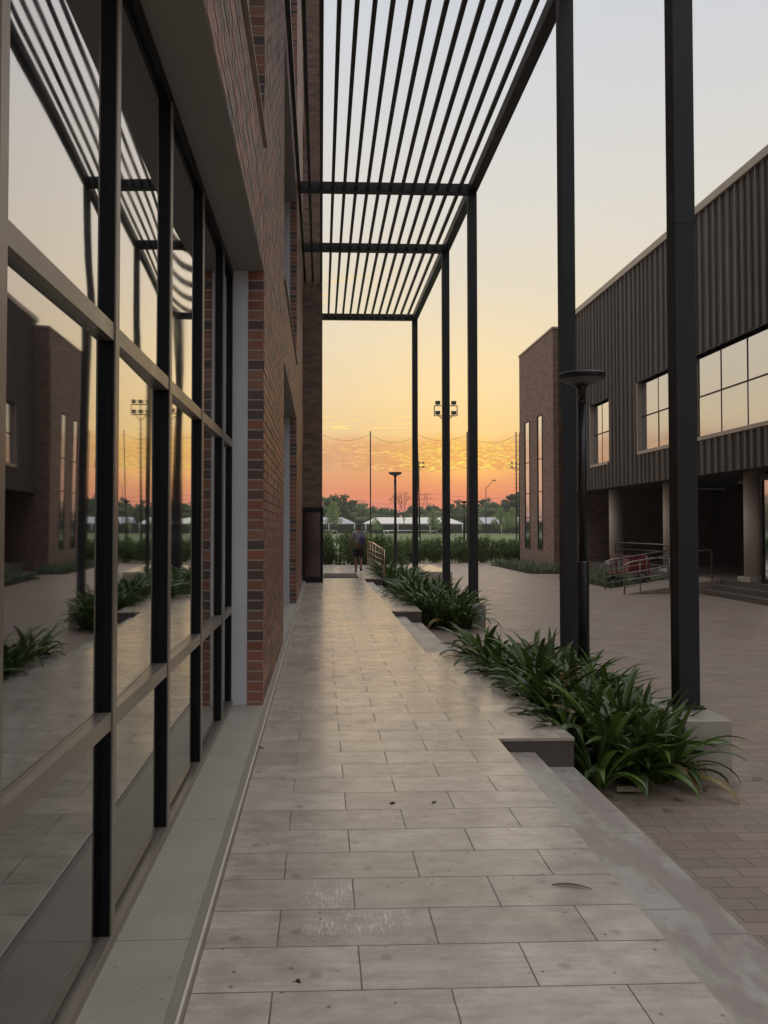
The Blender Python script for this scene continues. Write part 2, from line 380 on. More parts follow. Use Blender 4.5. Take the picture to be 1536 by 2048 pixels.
# real bricks (one island each)
m_, q, b = new_mat('facade_brick'); M['brick'] = m_
geo = q.add('ShaderNodeNewGeometry'); rnd = geo.outputs['Random Per Island']
tc = q.add('ShaderNodeTexCoord').outputs['Object']
c = q.ramp(rnd, [(0, (0.075, 0.054, 0.045)), (0.22, (0.10, 0.06, 0.047)), (0.34, (0.21, 0.078, 0.048)), (0.62, (0.30, 0.11, 0.064)), (0.8, (0.27, 0.125, 0.08)), (1.0, (0.15, 0.082, 0.058))])
n = q.noise(tc, 38, 5, .7); n2 = q.noise(tc, 1.4, 3)
c = q.mix(1.0, c, q.mix(n, (.72, .72, .72), (1.22, 1.22, 1.22)), 'MULTIPLY')
c = q.mix(q.m('MULTIPLY', q.sstep(n2, .5, .75), .22), c, (0.3, 0.2, 0.15))
q.put(b.inputs['Base Color'], c); b.inputs['Roughness'].default_value = 0.5
bump(q, b, n, .5, .006)
M['kerb'] = simple('kerb_stone', (0.27, 0.235, 0.20), 0.5, 0, 0.15, 6)
M['kerb_edge'] = simple('kerb_edge_strip', (0.62, 0.56, 0.50), 0.4, 0, 0.1, 6)
M['riser'] = simple('shaded_riser_stone', (0.095, 0.078, 0.068), 0.7, 0, 0.35, 4, .3, .2)  # shade on the platform risers is put into this dark base colour
M['mortar'] = simple('mortar', (0.40, 0.36, 0.32), 0.95, 0, 0.2, 20, .2, .3)

# brick as a texture, for walls far from the camera
m_, q, b = new_mat('far_brick'); M['fbrick'] = m_
uvn = q.add('ShaderNodeUVMap'); uvn.uv_map = 'uv'; uv = uvn.outputs[0]
br = q.add('ShaderNodeTexBrick'); q.put(br.inputs['Vector'], uv); br.offset = 0.5
br.inputs['Color1'].default_value = (0, 0, 0, 1); br.inputs['Color2'].default_value = (1, 1, 1, 1)
br.inputs['Scale'].default_value = 1; br.inputs['Mortar Size'].default_value = 0.007; br.inputs['Bias'].default_value = 0.1
br.inputs['Brick Width'].default_value = 0.25; br.inputs['Row Height'].default_value = 0.085
c = q.ramp(br.outputs[0], [(0, (0.11, 0.075, 0.058)), (.5, (0.20, 0.115, 0.083)), (1, (0.25, 0.15, 0.11))])
n = q.noise(uv, 1.0, 5, .6)
c = q.mix(1.0, c, q.mix(n, (.8, .8, .8), (1.2, 1.2, 1.2)), 'MULTIPLY')
c = q.mix(br.outputs[1], c, (0.15, 0.12, 0.105))
q.put(b.inputs['Base Color'], c); b.inputs['Roughness'].default_value = .75
bump(q, b, q.m('MULTIPLY', br.outputs[1], -1.0), .6, .01)

# coated reflective glass
def glassmat(name, base, rough=0.012):
    m_, q, b = new_mat(name)
    b.inputs['Base Color'].default_value = (*base, 1); b.inputs['Metallic'].default_value = 1.0
    tc = q.add('ShaderNodeTexCoord').outputs['Object']
    n = q.noise(tc, 1.6, 4, .7)
    q.put(b.inputs['Roughness'], q.lin(n, .3, .8, rough, rough + .03))
    return m_
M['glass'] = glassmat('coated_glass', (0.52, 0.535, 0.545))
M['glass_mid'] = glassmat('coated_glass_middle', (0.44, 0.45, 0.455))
M['glass_low'] = glassmat('coated_glass_lower', (0.25, 0.26, 0.25))  # middle and lower rows: dimmer reflections put into darker tints of the glass
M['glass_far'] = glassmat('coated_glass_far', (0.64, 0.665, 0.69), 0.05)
M['glass_dim'] = glassmat('tinted_vestibule_glass', (0.10, 0.07, 0.06), 0.08)

# cladding
m_, q, b = new_mat('ribbed_cladding'); M['clad'] = m_
tc = q.add('ShaderNodeTexCoord').outputs['Object']
n = q.noise(q.mapv(tc, (0, 0, 0), (1, 1, .12)), 3.0, 5, .65)
c = q.mix(n, (0.024, 0.019, 0.016), (0.052, 0.043, 0.037))
q.put(b.inputs['Base Color'], c); q.put(b.inputs['Roughness'], q.lin(n, .3, .7, .42, .62)); b.inputs['Metallic'].default_value = .25
M['clad_rib'] = simple('cladding_rib', (0.17, 0.145, 0.125), 0.5, 0.3, 0.25, 2.0)

# leaves
def leafmat(name, c0, c1, rough, trans=0.15):
    m_, q, b = new_mat(name)
    geo = q.add('ShaderNodeNewGeometry'); rnd = geo.outputs['Random Per Island']
    oi = q.add('ShaderNodeObjectInfo').outputs['Random']
    c = q.mix(rnd, c0, c1)
    if name == 'strap_leaf': c = q.mix(q.sstep(q.m('FRACT', q.m('MULTIPLY', rnd, 37.7)), .925, .935), c, (0.24, 0.18, 0.06))
    c = q.mix(1.0, c, q.mix(oi, (.8, .8, .8), (1.2, 1.2, 1.2)), 'MULTIPLY')
    q.put(b.inputs['Base Color'], c); b.inputs['Roughness'].default_value = rough
    tr = q.add('ShaderNodeBsdfTranslucent'); q.put(tr.inputs[0], c)
    mx = q.add('ShaderNodeMixShader'); mx.inputs[0].default_value = trans
    out = [x for x in q.n if x.type == 'OUTPUT_MATERIAL'][0]
    q.l.new(b.outputs[0], mx.inputs[1]); q.l.new(tr.outputs[0], mx.inputs[2]); q.l.new(mx.outputs[0], out.inputs[0])
    return m_
M['strap'] = leafmat('strap_leaf', (0.024, 0.052, 0.010), (0.095, 0.165, 0.026), 0.30, 0.25)
M['turf_plant'] = leafmat('ground_cover_leaf', (0.07, 0.10, 0.045), (0.15, 0.19, 0.10), 0.5)
M['hedge'] = leafmat('hedge_leaf', (0.045, 0.085, 0.02), (0.14, 0.22, 0.05), 0.5, 0.35)
M['tree_a'] = leafmat('tree_leaf_dark', (0.11, 0.15, 0.08), (0.18, 0.23, 0.12), 0.6, 0.4)
M['tree_b'] = leafmat('tree_leaf_mid', (0.15, 0.20, 0.09), (0.25, 0.31, 0.14), 0.6, 0.4)
M['tree_c'] = leafmat('tree_leaf_light', (0.18, 0.25, 0.09), (0.30, 0.40, 0.14), 0.6, 0.4)

# field grass and the ground sheet
m_, q, b = new_mat('field_grass'); M['grass'] = m_
tc = q.add('ShaderNodeTexCoord').outputs['Object']
n = q.noise(tc, .12, 5, .6); n2 = q.noise(q.mapv(tc, (0, 0, 0), (.25, 3, 1)), 1, 3)
c = q.mix(n, (0.05, 0.085, 0.022), (0.10, 0.145, 0.035)); c = q.mix(q.m('MULTIPLY', n2, .4), c, (0.12, 0.15, 0.05))
q.put(b.inputs['Base Color'], c); b.inputs['Roughness'].default_value = .9
M['ground'] = simple('far_ground', (0.06, 0.07, 0.035), .95, 0, .3, .05)
m_, q, b = new_mat('door_mat_fibre'); M['mat'] = m_
tc = q.add('ShaderNodeTexCoord').outputs['Object']; n = q.noise(tc, 60, 3)
q.put(b.inputs['Base Color'], q.mix(n, (0.045, 0.035, 0.03), (0.11, 0.085, 0.07))); b.inputs['Roughness'].default_value = .95; bump(q, b, n, .6, .01)

# ------------------------------------------------------------------ ground, plaza, walkway
def zg(y):
    return -0.47 if y < 52 else (-0.47 + (y - 52) / 138 * 0.65 if y < 190 else 0.18)
mb = MB(); ys = [-60, 0, 20, 52, 75, 100, 130, 160, 190, 260, 600, 1400]
xs = [-1400, -400, -100, -30, 0, 30, 100, 400, 1400]
for i in range(len(ys) - 1):
    for j in range(len(xs) - 1):
        mb.face([(xs[j], ys[i], zg(ys[i])), (xs[j + 1], ys[i], zg(ys[i])), (xs[j + 1], ys[i + 1], zg(ys[i + 1])), (xs[j], ys[i + 1], zg(ys[i + 1]))])
tag(mb.build('ground', M['ground']), kind='structure')
mb = MB(); fy = [49.5, 52, 75, 100, 130, 160, 188]
for i in range(len(fy) - 1):
    z0, z1 = zg(fy[i]) + .012, zg(fy[i + 1]) + .012
    mb.face([(-60, fy[i], z0), (75, fy[i], z0), (75, fy[i + 1], z1), (-60, fy[i + 1], z1)])
tag(mb.build('field_grass', M['grass']), kind='structure')
ZG = -0.45
mb = MB(); mb.face([(1.2, -6, ZG), (12.2, -6, ZG), (12.2, 49, ZG), (1.2, 49, ZG)])
mb.face([(-30, 34.6, ZG), (1.2, 34.6, ZG), (1.2, 49, ZG), (-30, 49, ZG)])
tag(mb.build('plaza_paving', M['paver']), kind='structure')

W0, W1 = -0.43, 1.30
# walkway body, widened beside the beds, stairs between
platforms = [(6.1, 10.3), (15.4, 19.5), (25.2, 29.0)]
stairs = [(-4.0, 6.1), (10.3, 15.4), (19.5, 25.2)]
mb = MB(); mb.box(W0, W1, -4, 34.4, -0.6, 0.0, 0)
for a, c_ in platforms:
    mb.box(W1, 1.87, a, c_, -0.022, 0.0, 0, 'l'); mb.box(W1, 1.866, a + .004, c_ - .004, -0.6, -0.022, 1, 'l')
mb.box(W1, 4.6, 29.0, 34.4, -0.6, 0.0, 0, 'l')
mb.box(-12, W0, 28.2, 34.4, -0.6, 0.0, 0, 'r')
tag(mb.build('walkway', [M['tile'], M['riser']]), kind='structure')
for i, (a, c_) in enumerate(stairs):
    mb = MB(); mb.box(1.302, 1.573, a + .002, c_ - .002, -0.6, -0.10, 0, 'l'); mb.box(1.573, 1.862, a + .002, c_ - .002, -0.6, -0.21, 0, 'l')
    tag(mb.build('steps', M['marble'], bevel=0.004), kind='structure')
mb = MB()
mb.box(-0.80, -0.475, -4, 28.2, -0.02, 0.055, 0, 'br')
mb.box(-0.475, -0.432, -4, 23.3, -0.02, 0.053, 1, 'bl')
mb.box(-0.439, -0.4290, -4, 23.3, 0.053, 0.057, 2)
tag(mb.build('raised_sill_kerb', [M['sill'], M['kerb'], M['kerb_edge']]), kind='structure')
# soil beds
beds = [(1.87, 3.0, 6.55, 10.8), (1.87, 3.0, 16.3, 21.6), (1.87, 3.0, 25.5, 29.0), (9.0, 10.95, 35.5, 44), (9.5, 11.9, 26.75, 33)]
for (x0, x1, y0, y1) in beds:
    mb = MB(); mb.box(x0 + .003, x1, y0, y1, -.5, ZG + .03, 0, 'b'); tag(mb.build('planting_soil', M['soil'], bevel=.012), kind='structure')

# ------------------------------------------------------------------ left brick building
BX = -0.488          # outer brick face
BD = 0.136           # one brick deep
GX = -0.745          # outer face of the window frames
left = thing('brick_building', (-3.0, 10.0, 0.0), 'tall red brick building with deep mirrored windows along the tiled walkway', 'building')
openings = []        # (y0,y1,z0,z1)
for (y0, y1) in ((0.8, 7.05), (10.85, 16.5), (21.6, 23.55)):
    for (z0, z1) in ((-0.1, 3.74), (4.81, 8.08), (9.25, 12.5), (13.7, 16.9)):
        openings.append((y0, y1, z0, z1))
ZT = 18.0; CH = 0.085; BL = 0.25; J = 0.013
wall = MB()
def brick_face(mb_, y0, y1, zz0, zz1, depth=BD, x=BX, mi=0, back=True):
    row = int(math.floor(zz0 / CH)); z = row * CH
    while z < zz1 - .01:
        if z + CH > zz0 + .02:
            y = y0; first = True
            off = (row % 2) * BL / 2
            k = math.floor((y0 - off) / BL)
            while True:
                a = max(y0, off + k * BL); c2 = min(y1, off + (k + 1) * BL)
                if a >= y1 - .001: break
                if c2 - a > .02:
                    jit = random.uniform(-.0018, .0018)
                    mb_.box(x - depth + .004, x + jit, a + (J / 2 if a > y0 else 0), c2 - (J / 2 if c2 < y1 else 0), max(z + J / 2, zz0), min(z + CH - J / 2, zz1), mi, 'l')
                k += 1
        z += CH; row += 1
segs_full = [(-3.0, 0.8), (7.05, 9.742), (9.758, 10.85), (16.5, 21.6)]
for (a, c_) in segs_full: brick_face(wall, a, c_, 0.05, ZT)
for (y0, y1) in ((0.8, 7.05), (10.85, 16.5), (21.6, 23.6)):
    for (z0, z1) in ((3.74, 4.81), (8.08, 9.25), (12.5, 13.7), (16.9, ZT)): brick_face(wall, y0, y1, z0, z1)
# mortar core, set back 7 mm
def core(y0, y1, z0, z1, ylo=0.003, yhi=0.003): wall.box(BX - BD, BX - .008, y0 + ylo, y1 - yhi, z0, z1, 1)
core(-3, .8, 0.05, ZT); core(7.05, 10.85, .05, ZT); core(16.5, 21.6, .05, ZT)
for (y0, y1) in ((0.8, 7.05), (10.85, 16.5), (21.6, 23.6)):
    for (z0, z1) in ((3.745, 4.8), (8.085, 9.24), (12.505, 13.69), (16.905, ZT)): core(y0, y1, z0, z1, -.006, -.006)
wall.build('brick_wall', [M['brick'], M['mortar']], left)
# plaster reveals: soffits and jambs behind the brick skin
for (y0, y1, z0, z1) in openings:
    rv = MB()
    rv.box(-1.0, BX - BD, y1, y1 + .25, max(z0, 0.057), z1 + .2, 0)
    rv.box(-1.0, BX - BD, y0 - .25, y0, max(z0, 0.057), z1 + .2, 0)
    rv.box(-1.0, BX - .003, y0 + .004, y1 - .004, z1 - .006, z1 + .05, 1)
    if z0 > 1: rv.box(-1.0, BX + .03, y0 + .004, y1 - .004, z0 - .012, z0 + .012, 2)
    rv.build('window_reveal', [M['plaster'], M['soffit'], M['trim']], left)
# body of the building behind
bd = MB(); bd.box(-12, -1.02, -3, 28.2, -.5, ZT, 0); bd.box(-1.02, -0.632, -3, 28.2, ZT - .3, ZT, 0)
bd.build('wall', M['fbrick'], left)
# wing that steps forward at the far end
wg = MB(); wg.box(-1.01, 0.035, 23.6, 28.2, 2.12, 19.0, 0)
wg.box(-1.01, -0.45, 23.9, 28.2, -.1, 2.118, 0)
wg.build('wing_wall', M['fbrick'], left)
# glazed vestibule under the wing
vb = MB()
for (x0, x1, z0, z1) in ((-.5, .06, 1.98, 2.115), (-.5, .06, 0.0, .17), (-.5, -.44, .17, 1.98), (-.02, .06, .17, 1.98)):
    vb.box(x0, x1, 23.42, 23.50, z0, z1)
vb.box(.0, .06, 23.5, 26.5, 0.0, .12); vb.box(.0, .06, 23.5, 26.5, 1.98, 2.115)
for yy in (24.5, 25.5, 26.44): vb.box(.0, .06, yy, yy + .06, .12, 1.98)
vf = vb.build('entrance_frame', M['alu_dark'], left, bevel=.003)
vg = MB(); vg.box(-.44, -.02, 23.45, 23.47, .17, 1.98); vg.box(.02, .035, 23.5, 26.44, .12, 1.98)
vg.build('glass_pane', M['glass_dim'], vf)
# control joint and small steel ties on the brick face
cj = MB(); cj.box(BX - .05, BX - .012, 9.742, 9.758, .06, 17.9)
cj.build('control_joint', M['gasket'], left)

def pane(parent, y0, y1, z0, z1, x, amp, mat, tilt=0.0):
    mb_ = MB(); NY, NZ = 14, 18
    ph = random.uniform(0, 6)
    for i in range(NY + 1):
        for j in range(NZ + 1):
            s_, t_ = i / NY, j / NZ
            d_ = amp * (math.sin(math.pi * s_) ** .8) * (math.sin(math.pi * t_) ** .6) + amp * .12 * math.sin(5 * s_ + ph) * math.sin(4 * t_ + ph * 1.7)
            mb_.v.append((x + d_ + tilt * (s_ - .5) * (y1 - y0), y0 + (y1 - y0) * s_, z0 + (z1 - z0) * t_))
    for i in range(NY):
        for j in range(NZ):
            k = i * (NZ + 1) + j
            f = (k, k + NZ + 1, k + NZ + 2, k + 1)
            mb_.f.append(f); mb_.mi.append(0); mb_.uv.append(None)
    # thin solid edge behind
    mb_.box(x - .032, x - .022, y0, y1, z0, z1, 1)
    return mb_.build('glass_pane', [mat, M['gasket']], parent, smooth=True)

def curtain(y0, y1, z0, z1, mull, trans, near=False, amp=.003):
    fr = MB(); PG = GX - .032
    # black bodies
    fr.box(PG - .05, GX - .004, y0, y1, z1 - .07, z1 - .007, 0)
    fr.box(PG - .05, GX + .006, y0, y1, z0, z0 + .045, 1)
    fr.box(PG - .05, GX - .006, y1 - .05, y1 - .001, z0 + .046, z1 - .071, 0)
    f = fr.build('window_frame', [M['alu_dark'], M['alu_cap']], left, bevel=.002)
    mm = MB()
    for y in mull:
        mm = MB()
        mm.box(PG - .05, GX - .004, y - .028, y + .028, z0 + .046, z1 - .071, 0)
        mm.box(GX - .0035, GX + .003, y - .0235, y + .0285, z0 + .046, z1 - .071, 1)
        mm.build('mullion', [M['alu_dark'], M['alu_cap']], f)
    tb = MB(); ysr = [y0] + mull + [y1 - .05]
    for zt in trans:
        tb = MB()
        for i in range(len(ysr) - 1):
            a = ysr[i] + (.03 if i else 0); c2 = ysr[i + 1] - (.03 if i < len(ysr) - 2 else 0)
            tb.box(PG - .05, GX - .012, a, c2, zt - .03, zt + .03, 0)
            tb.box(GX - .0115, GX - .002, a, c2, zt - .031, zt + .031, 0)
        tb.build('transom', M['alu_cap'], f)
    zs = [z0 + .045] + trans + [z1 - .07]
    for i in range(len(ysr) - 1):
        for j in range(len(zs) - 1):
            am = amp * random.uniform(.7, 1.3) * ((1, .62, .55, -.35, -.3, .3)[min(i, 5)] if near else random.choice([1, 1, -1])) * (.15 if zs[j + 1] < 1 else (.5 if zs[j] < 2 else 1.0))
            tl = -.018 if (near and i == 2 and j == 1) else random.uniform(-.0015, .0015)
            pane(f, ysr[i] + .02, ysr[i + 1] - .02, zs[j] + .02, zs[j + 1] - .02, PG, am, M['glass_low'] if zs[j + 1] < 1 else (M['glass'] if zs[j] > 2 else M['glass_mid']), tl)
curtain(0.8, 7.05, 0.055, 3.735, [1.95, 3.04, 4.12, 5.24, 6.33], [0.86, 2.255], amp=.0065, near=True)
curtain(10.85, 16.5, 0.055, 3.735, [12.0, 13.12, 14.25, 15.38], [0.86, 2.255])
curtain(21.6, 23.4, 0.055, 3.735, [22.5], [0.86, 2.255])
for (z0, z1) in ((4.825, 8.07), (9.265, 12.49), (13.715, 16.89)):
    for (y0, y1, ml) in ((0.8, 7.05, [2.4, 3.95, 5.5]), (10.85, 16.5, [12.7, 14.6]), (21.6, 23.4, [22.5])):
        curtain(y0, y1, z0, z1, ml, [z0 + 1.0])

# ------------------------------------------------------------------ pergola
HB = 8.52
POSTS = [7.10, 10.48, 17.1, 20.8, 27.7]
perg = thing('pergola', (3.15, 7.25, 0.0), 'tall dark steel pergola with long slats over the walkway and slender square posts', 'pergola')
for y in POSTS:
    mb = MB(); mb.box(3.15 - .09, 3.15 + .09, y - .085, y + .085, 0.012, HB); mb.box(3.15 - .12, 3.15 + .12, y - .12, y + .12, 0.0, .012)
    for bx_, by_ in ((-.1, -.1), (.1, -.1), (-.1, .1), (.1, .1)): mb.tube([(3.15 + bx_, y + by_, .012), (3.15 + bx_, y + by_, .034)], .011, 6)
    mb.box(3.15 - .094, 3.15 + .094, y - .089, y + .089, 4.195, 4.20)
    mb.build('post', M['steel'], perg, bevel=.004)
    mb = MB(); mb.box(-.46, 3.063, y - .08, y + .08, HB, HB + .2)
    mb.build('cross_beam', M['steel'], perg, bevel=.004)
mb = MB(); mb.box(3.065, 3.235, -1.0, 27.785, HB + .001, HB + .21)
mb.build('edge_beam', M['steel'], perg, bevel=.004)
for k in range(-2, 13):
    x = .24 * k if k > -2 else -.455
    yy = [-1.0] + POSTS; 
    mb = MB()
    for i in range(len(yy) - 1):
        mb.box(x - .032, x + .032, yy[i] + (.08 if i else 0), yy[i + 1] - .08, HB + .06, HB + .13, 0)
    mb.build('slat', M['slat'], perg)

# concrete blocks under the posts
blk_lab = ['pale concrete block under the nearest pergola post, half hidden by leaves', 'concrete block under the second pergola post, behind the path lamp',
           'grey concrete block at the corner of the second planting bed', 'concrete block hidden in leaves under the fourth pergola post', 'small far concrete block under the last pergola post']
for y, lb in zip(POSTS, blk_lab):
    mb = MB(); mb.box(2.92, 3.31, y - .5, y + .35, -.47, -.001)
    o = mb.build('concrete_block', M['sill'], bevel=.012); tag(o, lb, 'concrete block', 'concrete blocks under the pergola posts')

# ------------------------------------------------------------------ path lamps
def lamp(loc, label, s=1.0):
    t_ = thing('path_lamp', loc, label, 'lamp', 'black disc path lamps')
    x, y, z = loc
    mb = MB(); mb.tube([(x, y, z), (x, y, z + 1.58), (x, y, z + 1.60)], [.064, .064, .056], 20); mb.build('base_sleeve', M['lamp'], t_, True)
    mb = MB(); mb.tube([(x, y, z + 1.59), (x, y, z + 3.34)], .049, 20)
    mb.tube([(x, y, z + 3.34), (x, y, z + 3.37), (x, y, z + 3.40)], [.044, .05, .044], 20); mb.tube([(x, y, z + 3.40), (x, y, z + 3.50), (x, y, z + 3.56)], [.04, .045, .075], 20)
    mb.build('pole', M['lamp'], t_, True)
    mb = MB(); mb.lathe(x, y, [(.06, z + 3.545), (.12, z + 3.565), (.20, z + 3.60), (.245, z + 3.63), (.262, z + 3.645), (.264, z + 3.665), (.25, z + 3.68), (.12, z + 3.69), (0.001, z + 3.69)], 40)
    mb.build('lamp_head', M['lamp'], t_, True)
    mb = MB(); mb.lathe(x, y, [(.125, z + 3.563), (.20, z + 3.594), (.235, z + 3.617)], 40); mb.build('lamp_lens', M['lens'], t_, True)
    return t_
lamp((2.90, 9.1, ZG + .03), 'nearest black disc lamp, its pole rising from the front planting bed')
lamp((2.86, 31.9, -0.001), 'black disc lamp before the hedge, between the net pole and the last pergola post')
lamp((9.05, 52.2, -.46), 'distant thin disc lamp seen beside the middle pergola posts, out by the field')

# ------------------------------------------------------------------ strap-leaved plants
def leaf(mb_, base, ang, L, Wd, lean, curl, n=9, twist=0.0):
    p = Vector(base); th = R(90 - lean)
    dx, dy = math.cos(ang), math.sin(ang)
    side_ = Vector((-dy, dx, 0)); pts = []
    for i in range(n + 1):
        s_ = i / n
        wd = Wd * (0.55 + 1.0 * s_ * 1.4 if s_ < .3 else 1.0) * (1 - max(0, (s_ - .6) / .4) ** 2.2) 
        wd = min(wd, Wd)
        pts.append((p.copy(), max(wd, .0015), th))
        p = p + Vector((dx * math.cos(th), dy * math.cos(th), math.sin(th))) * (L / n)
        th -= R(curl) / n * (0.5 + 1.2 * s_)
    k0 = len(mb_.v)
    for i, (p_, wd, th_) in enumerate(pts):
        nrm_ = Vector((-dx * math.sin(th_), -dy * math.sin(th_), math.cos(th_)))
        tw = twist * i / n
        sd = side_ * math.cos(tw) + nrm_ * math.sin(tw)
        mb_.v += [tuple(p_ - sd * wd / 2 + nrm_ * wd * .22), tuple(p_), tuple(p_ + sd * wd / 2 + nrm_ * wd * .22)]
    for i in range(n):
        a = k0 + 3 * i
        for q_ in (0, 1):
            mb_.f.append((a + q_, a + q_ + 1, a + q_ + 4, a + q_ + 3)); mb_.mi.append(0); mb_.uv.append(None)
def clump(nl, L, Wd, spread=.10):
    mb_ = MB()
    for i in range(nl):
        a = random.uniform(0, 2 * math.pi); inner = i / nl
        lean = 8 + 42 * (1 - inner) + random.uniform(-6, 8)
        r_ = spread * random.random()
        leaf(mb_, (r_ * math.cos(a), r_ * math.sin(a), 0), a + random.uniform(-.5, .5), L * random.uniform(.65, 1.1), Wd * random.uniform(.75, 1.1), lean,
             random.uniform(35, 120) * (1.15 - .5 * inner), 9, random.uniform(-.7, .7))
    return mb_
protos = []
def scatter(x0, x1, y0, y1, z, n, protos_, name, label, cat, group, minD, smin=.85, smax=1.15, seed=1):
    rs = random.Random(seed); pts = []; tries = 0
    while len(pts) < n and tries < 6000:
        tries += 1
        p_ = (rs.uniform(x0, x1), rs.uniform(y0, y1))
        if all((p_[0] - q_[0]) ** 2 + (p_[1] - q_[1]) ** 2 > minD ** 2 for q_ in pts): pts.append(p_)
    for i, (x, y) in enumerate(pts):
        edge = protos_ is lily and x < 2.42
        pr = (lily_edge if edge else protos_)[rs.randrange(5 if edge else len(protos_))]
        o = bpy.data.objects.new(name, pr); COL.objects.link(o); o.location = (x, y, z)
        o.rotation_euler = (0, 0, rs.uniform(-.25, .25) if edge else rs.uniform(0, 6.28)); s_ = rs.uniform(smin, smax); o.scale = (s_, s_, s_ * rs.uniform(.9, 1.1))
        tag(o, label, cat, group)
    return pts
def mesh_of(mb_, name, mat):
    me = bpy.data.meshes.new(name); me.from_pydata(mb_.v, [], mb_.f)
    for m2 in (mat if isinstance(mat, list) else [mat]): me.materials.append(m2)
    me.polygons.foreach_set('material_index', mb_.mi)
    me.polygons.foreach_set('use_smooth', [True] * len(me.polygons)); return me
def edge_clump(nl, L, Wd):
    mb_ = MB()
    for i in range(nl):
        a = random.uniform(0, 2 * math.pi)
        if math.cos(a) < .15: lean, cu, ll = random.uniform(1, 9), random.uniform(60, 150), L * random.uniform(.9, 1.12)
        else: lean, cu, ll = random.uniform(8, 45), random.uniform(40, 110), L * random.uniform(.65, 1.05)
        leaf(mb_, (.07 * math.cos(a), .07 * math.sin(a), 0), a, ll, Wd * random.uniform(.75, 1.1), lean, cu, 9, random.uniform(-.6, .6))
    return mb_
lily_edge = [mesh_of(edge_clump(24, .86, .064), 'lily_leaves', M['strap']) for _ in range(5)]
lily = [mesh_of(clump(28, .80, .066), 'lily_leaves', M['strap']) for _ in range(7)]
scatter(1.99, 2.88, 6.42, 10.55, ZG + .02, 56, lily, 'strap_leaf_plant', 'dark strap-leaved lily clump in the nearest planting bed, between walkway and plaza', 'plant',
        'lily clumps of the nearest bed', .22, .78, 1.05, 3)
scatter(1.99, 2.9, 16.3, 21.3, ZG + .02, 54, lily, 'strap_leaf_plant', 'strap-leaved lily clump in the second planting bed, beyond the middle steps', 'plant',
        'lily clumps of the second bed', .24, .85, 1.15, 5)
scatter(2.02, 3.0, 25.5, 28.8, ZG + .02, 24, lily, 'strap_leaf_plant', 'strap-leaved lily clump in the far bed beside the orange-lit railing', 'plant',
        'lily clumps of the far bed', .30, .95, 1.25, 6)
for i, (x, y, s_) in enumerate(((2.66, 6.46, .9), (2.40, 6.40, .85), (2.12, 6.34, .8))):
    o = bpy.data.objects.new('strap_leaf_plant', lily[i]); COL.objects.link(o); o.location = (x, y, ZG + .01); o.rotation_euler = (0, 0, i * 1.7); o.scale = (s_, s_, s_)
    tag(o, 'dark strap-leaved lily clump in the nearest planting bed, between walkway and plaza', 'plant', 'lily clumps of the nearest bed')
low = [mesh_of(clump(34, .42, .02, .14), 'ground_cover_leaves', M['turf_plant']) for _ in range(4)]
scatter(9.15, 10.6, 35.7, 43.8, ZG + .02, 70, low, 'ground_cover_tuft', 'low pale green tuft in the bed at the foot of the brick block', 'plant', 'tufts at the brick block', .30, .9, 1.3, 8)
scatter(9.65, 11.8, 26.9, 32.6, ZG + .02, 70, low, 'ground_cover_tuft', 'low pale green tuft in the bed before the colonnade and ramp', 'plant', 'tufts by the ramp', .28, .9, 1.35, 9)

# ------------------------------------------------------------------ right building: ribbed cladding over an undercroft
hall = thing('clad_hall', (14.0, 20.0, 0.0), 'long hall with dark ribbed metal cladding raised over a shadowed colonnade', 'building')
CX, CY0, CY1 = 11.5, 3.0, 38.3
ZB, ZR = 3.14, 11.35
wins = [(14.0, 29.6, 4.30, 6.80), (32.7, 34.9, 4.20, 6.72)]
cm = MB(); rb = MB()
def solid(y0, y1, z0, z1):
    cm.box(CX, CX + .3, y0, y1, z0, z1, 0)
ycuts = [CY0, 14.0, 29.6, 32.7, 34.9, CY1]
solid(CY0, 14.0, ZB, ZR); solid(14.0, 29.6, ZB, 4.30); solid(14.0, 29.6, 6.80, ZR)
solid(29.6, 32.7, ZB, ZR); solid(32.7, 34.9, ZB, 4.2); solid(32.7, 34.9, 6.72, ZR); solid(34.9, CY1, ZB, ZR)
def rib_spans(y):
    for (a, c2, z0, z1) in wins:
        if a - .06 < y < c2 + .06: return [(ZB, z0 - .14), (z1 + .02, ZR - .25)]
    return [(ZB, ZR - .25)]
y = CY0 + .2
while y < CY1 - .1:
    for (z0, z1) in rib_spans(y):
        # trapezoid rib
        pts = [(CX - .001, y - .028), (CX - .065, y - .014), (CX - .065, y + .014), (CX - .001, y + .028)]
        k = len(rb.v)
        for zz in (z0, z1):
            for p_ in pts: rb.v.append((p_[0], p_[1], zz))
        for i in range(3): rb.f.append((k + i, k + i + 1, k + 5 + i, k + 4 + i)[::-1]); rb.mi.append(0); rb.uv.append(None)
        rb.f.append((k, k + 1, k + 2, k + 3)); rb.mi.append(0); rb.uv.append(None)
    y += random.choice([.36, .40, .43, .47])
cl_ = cm.build('cladding', M['clad'], hall)
rb.build('cladding_ribs', M['clad_rib'], cl_)
mb = MB(); mb.box(CX - .10, CX + .4, CY0 - .1, CY1 + .1, ZR - .25, ZR); mb.build('roof_edge', M['trim'], hall, bevel=.01)
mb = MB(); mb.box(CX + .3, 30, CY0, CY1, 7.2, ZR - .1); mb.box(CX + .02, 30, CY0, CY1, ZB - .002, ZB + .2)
mb.build('soffit', M['interior'], hall)
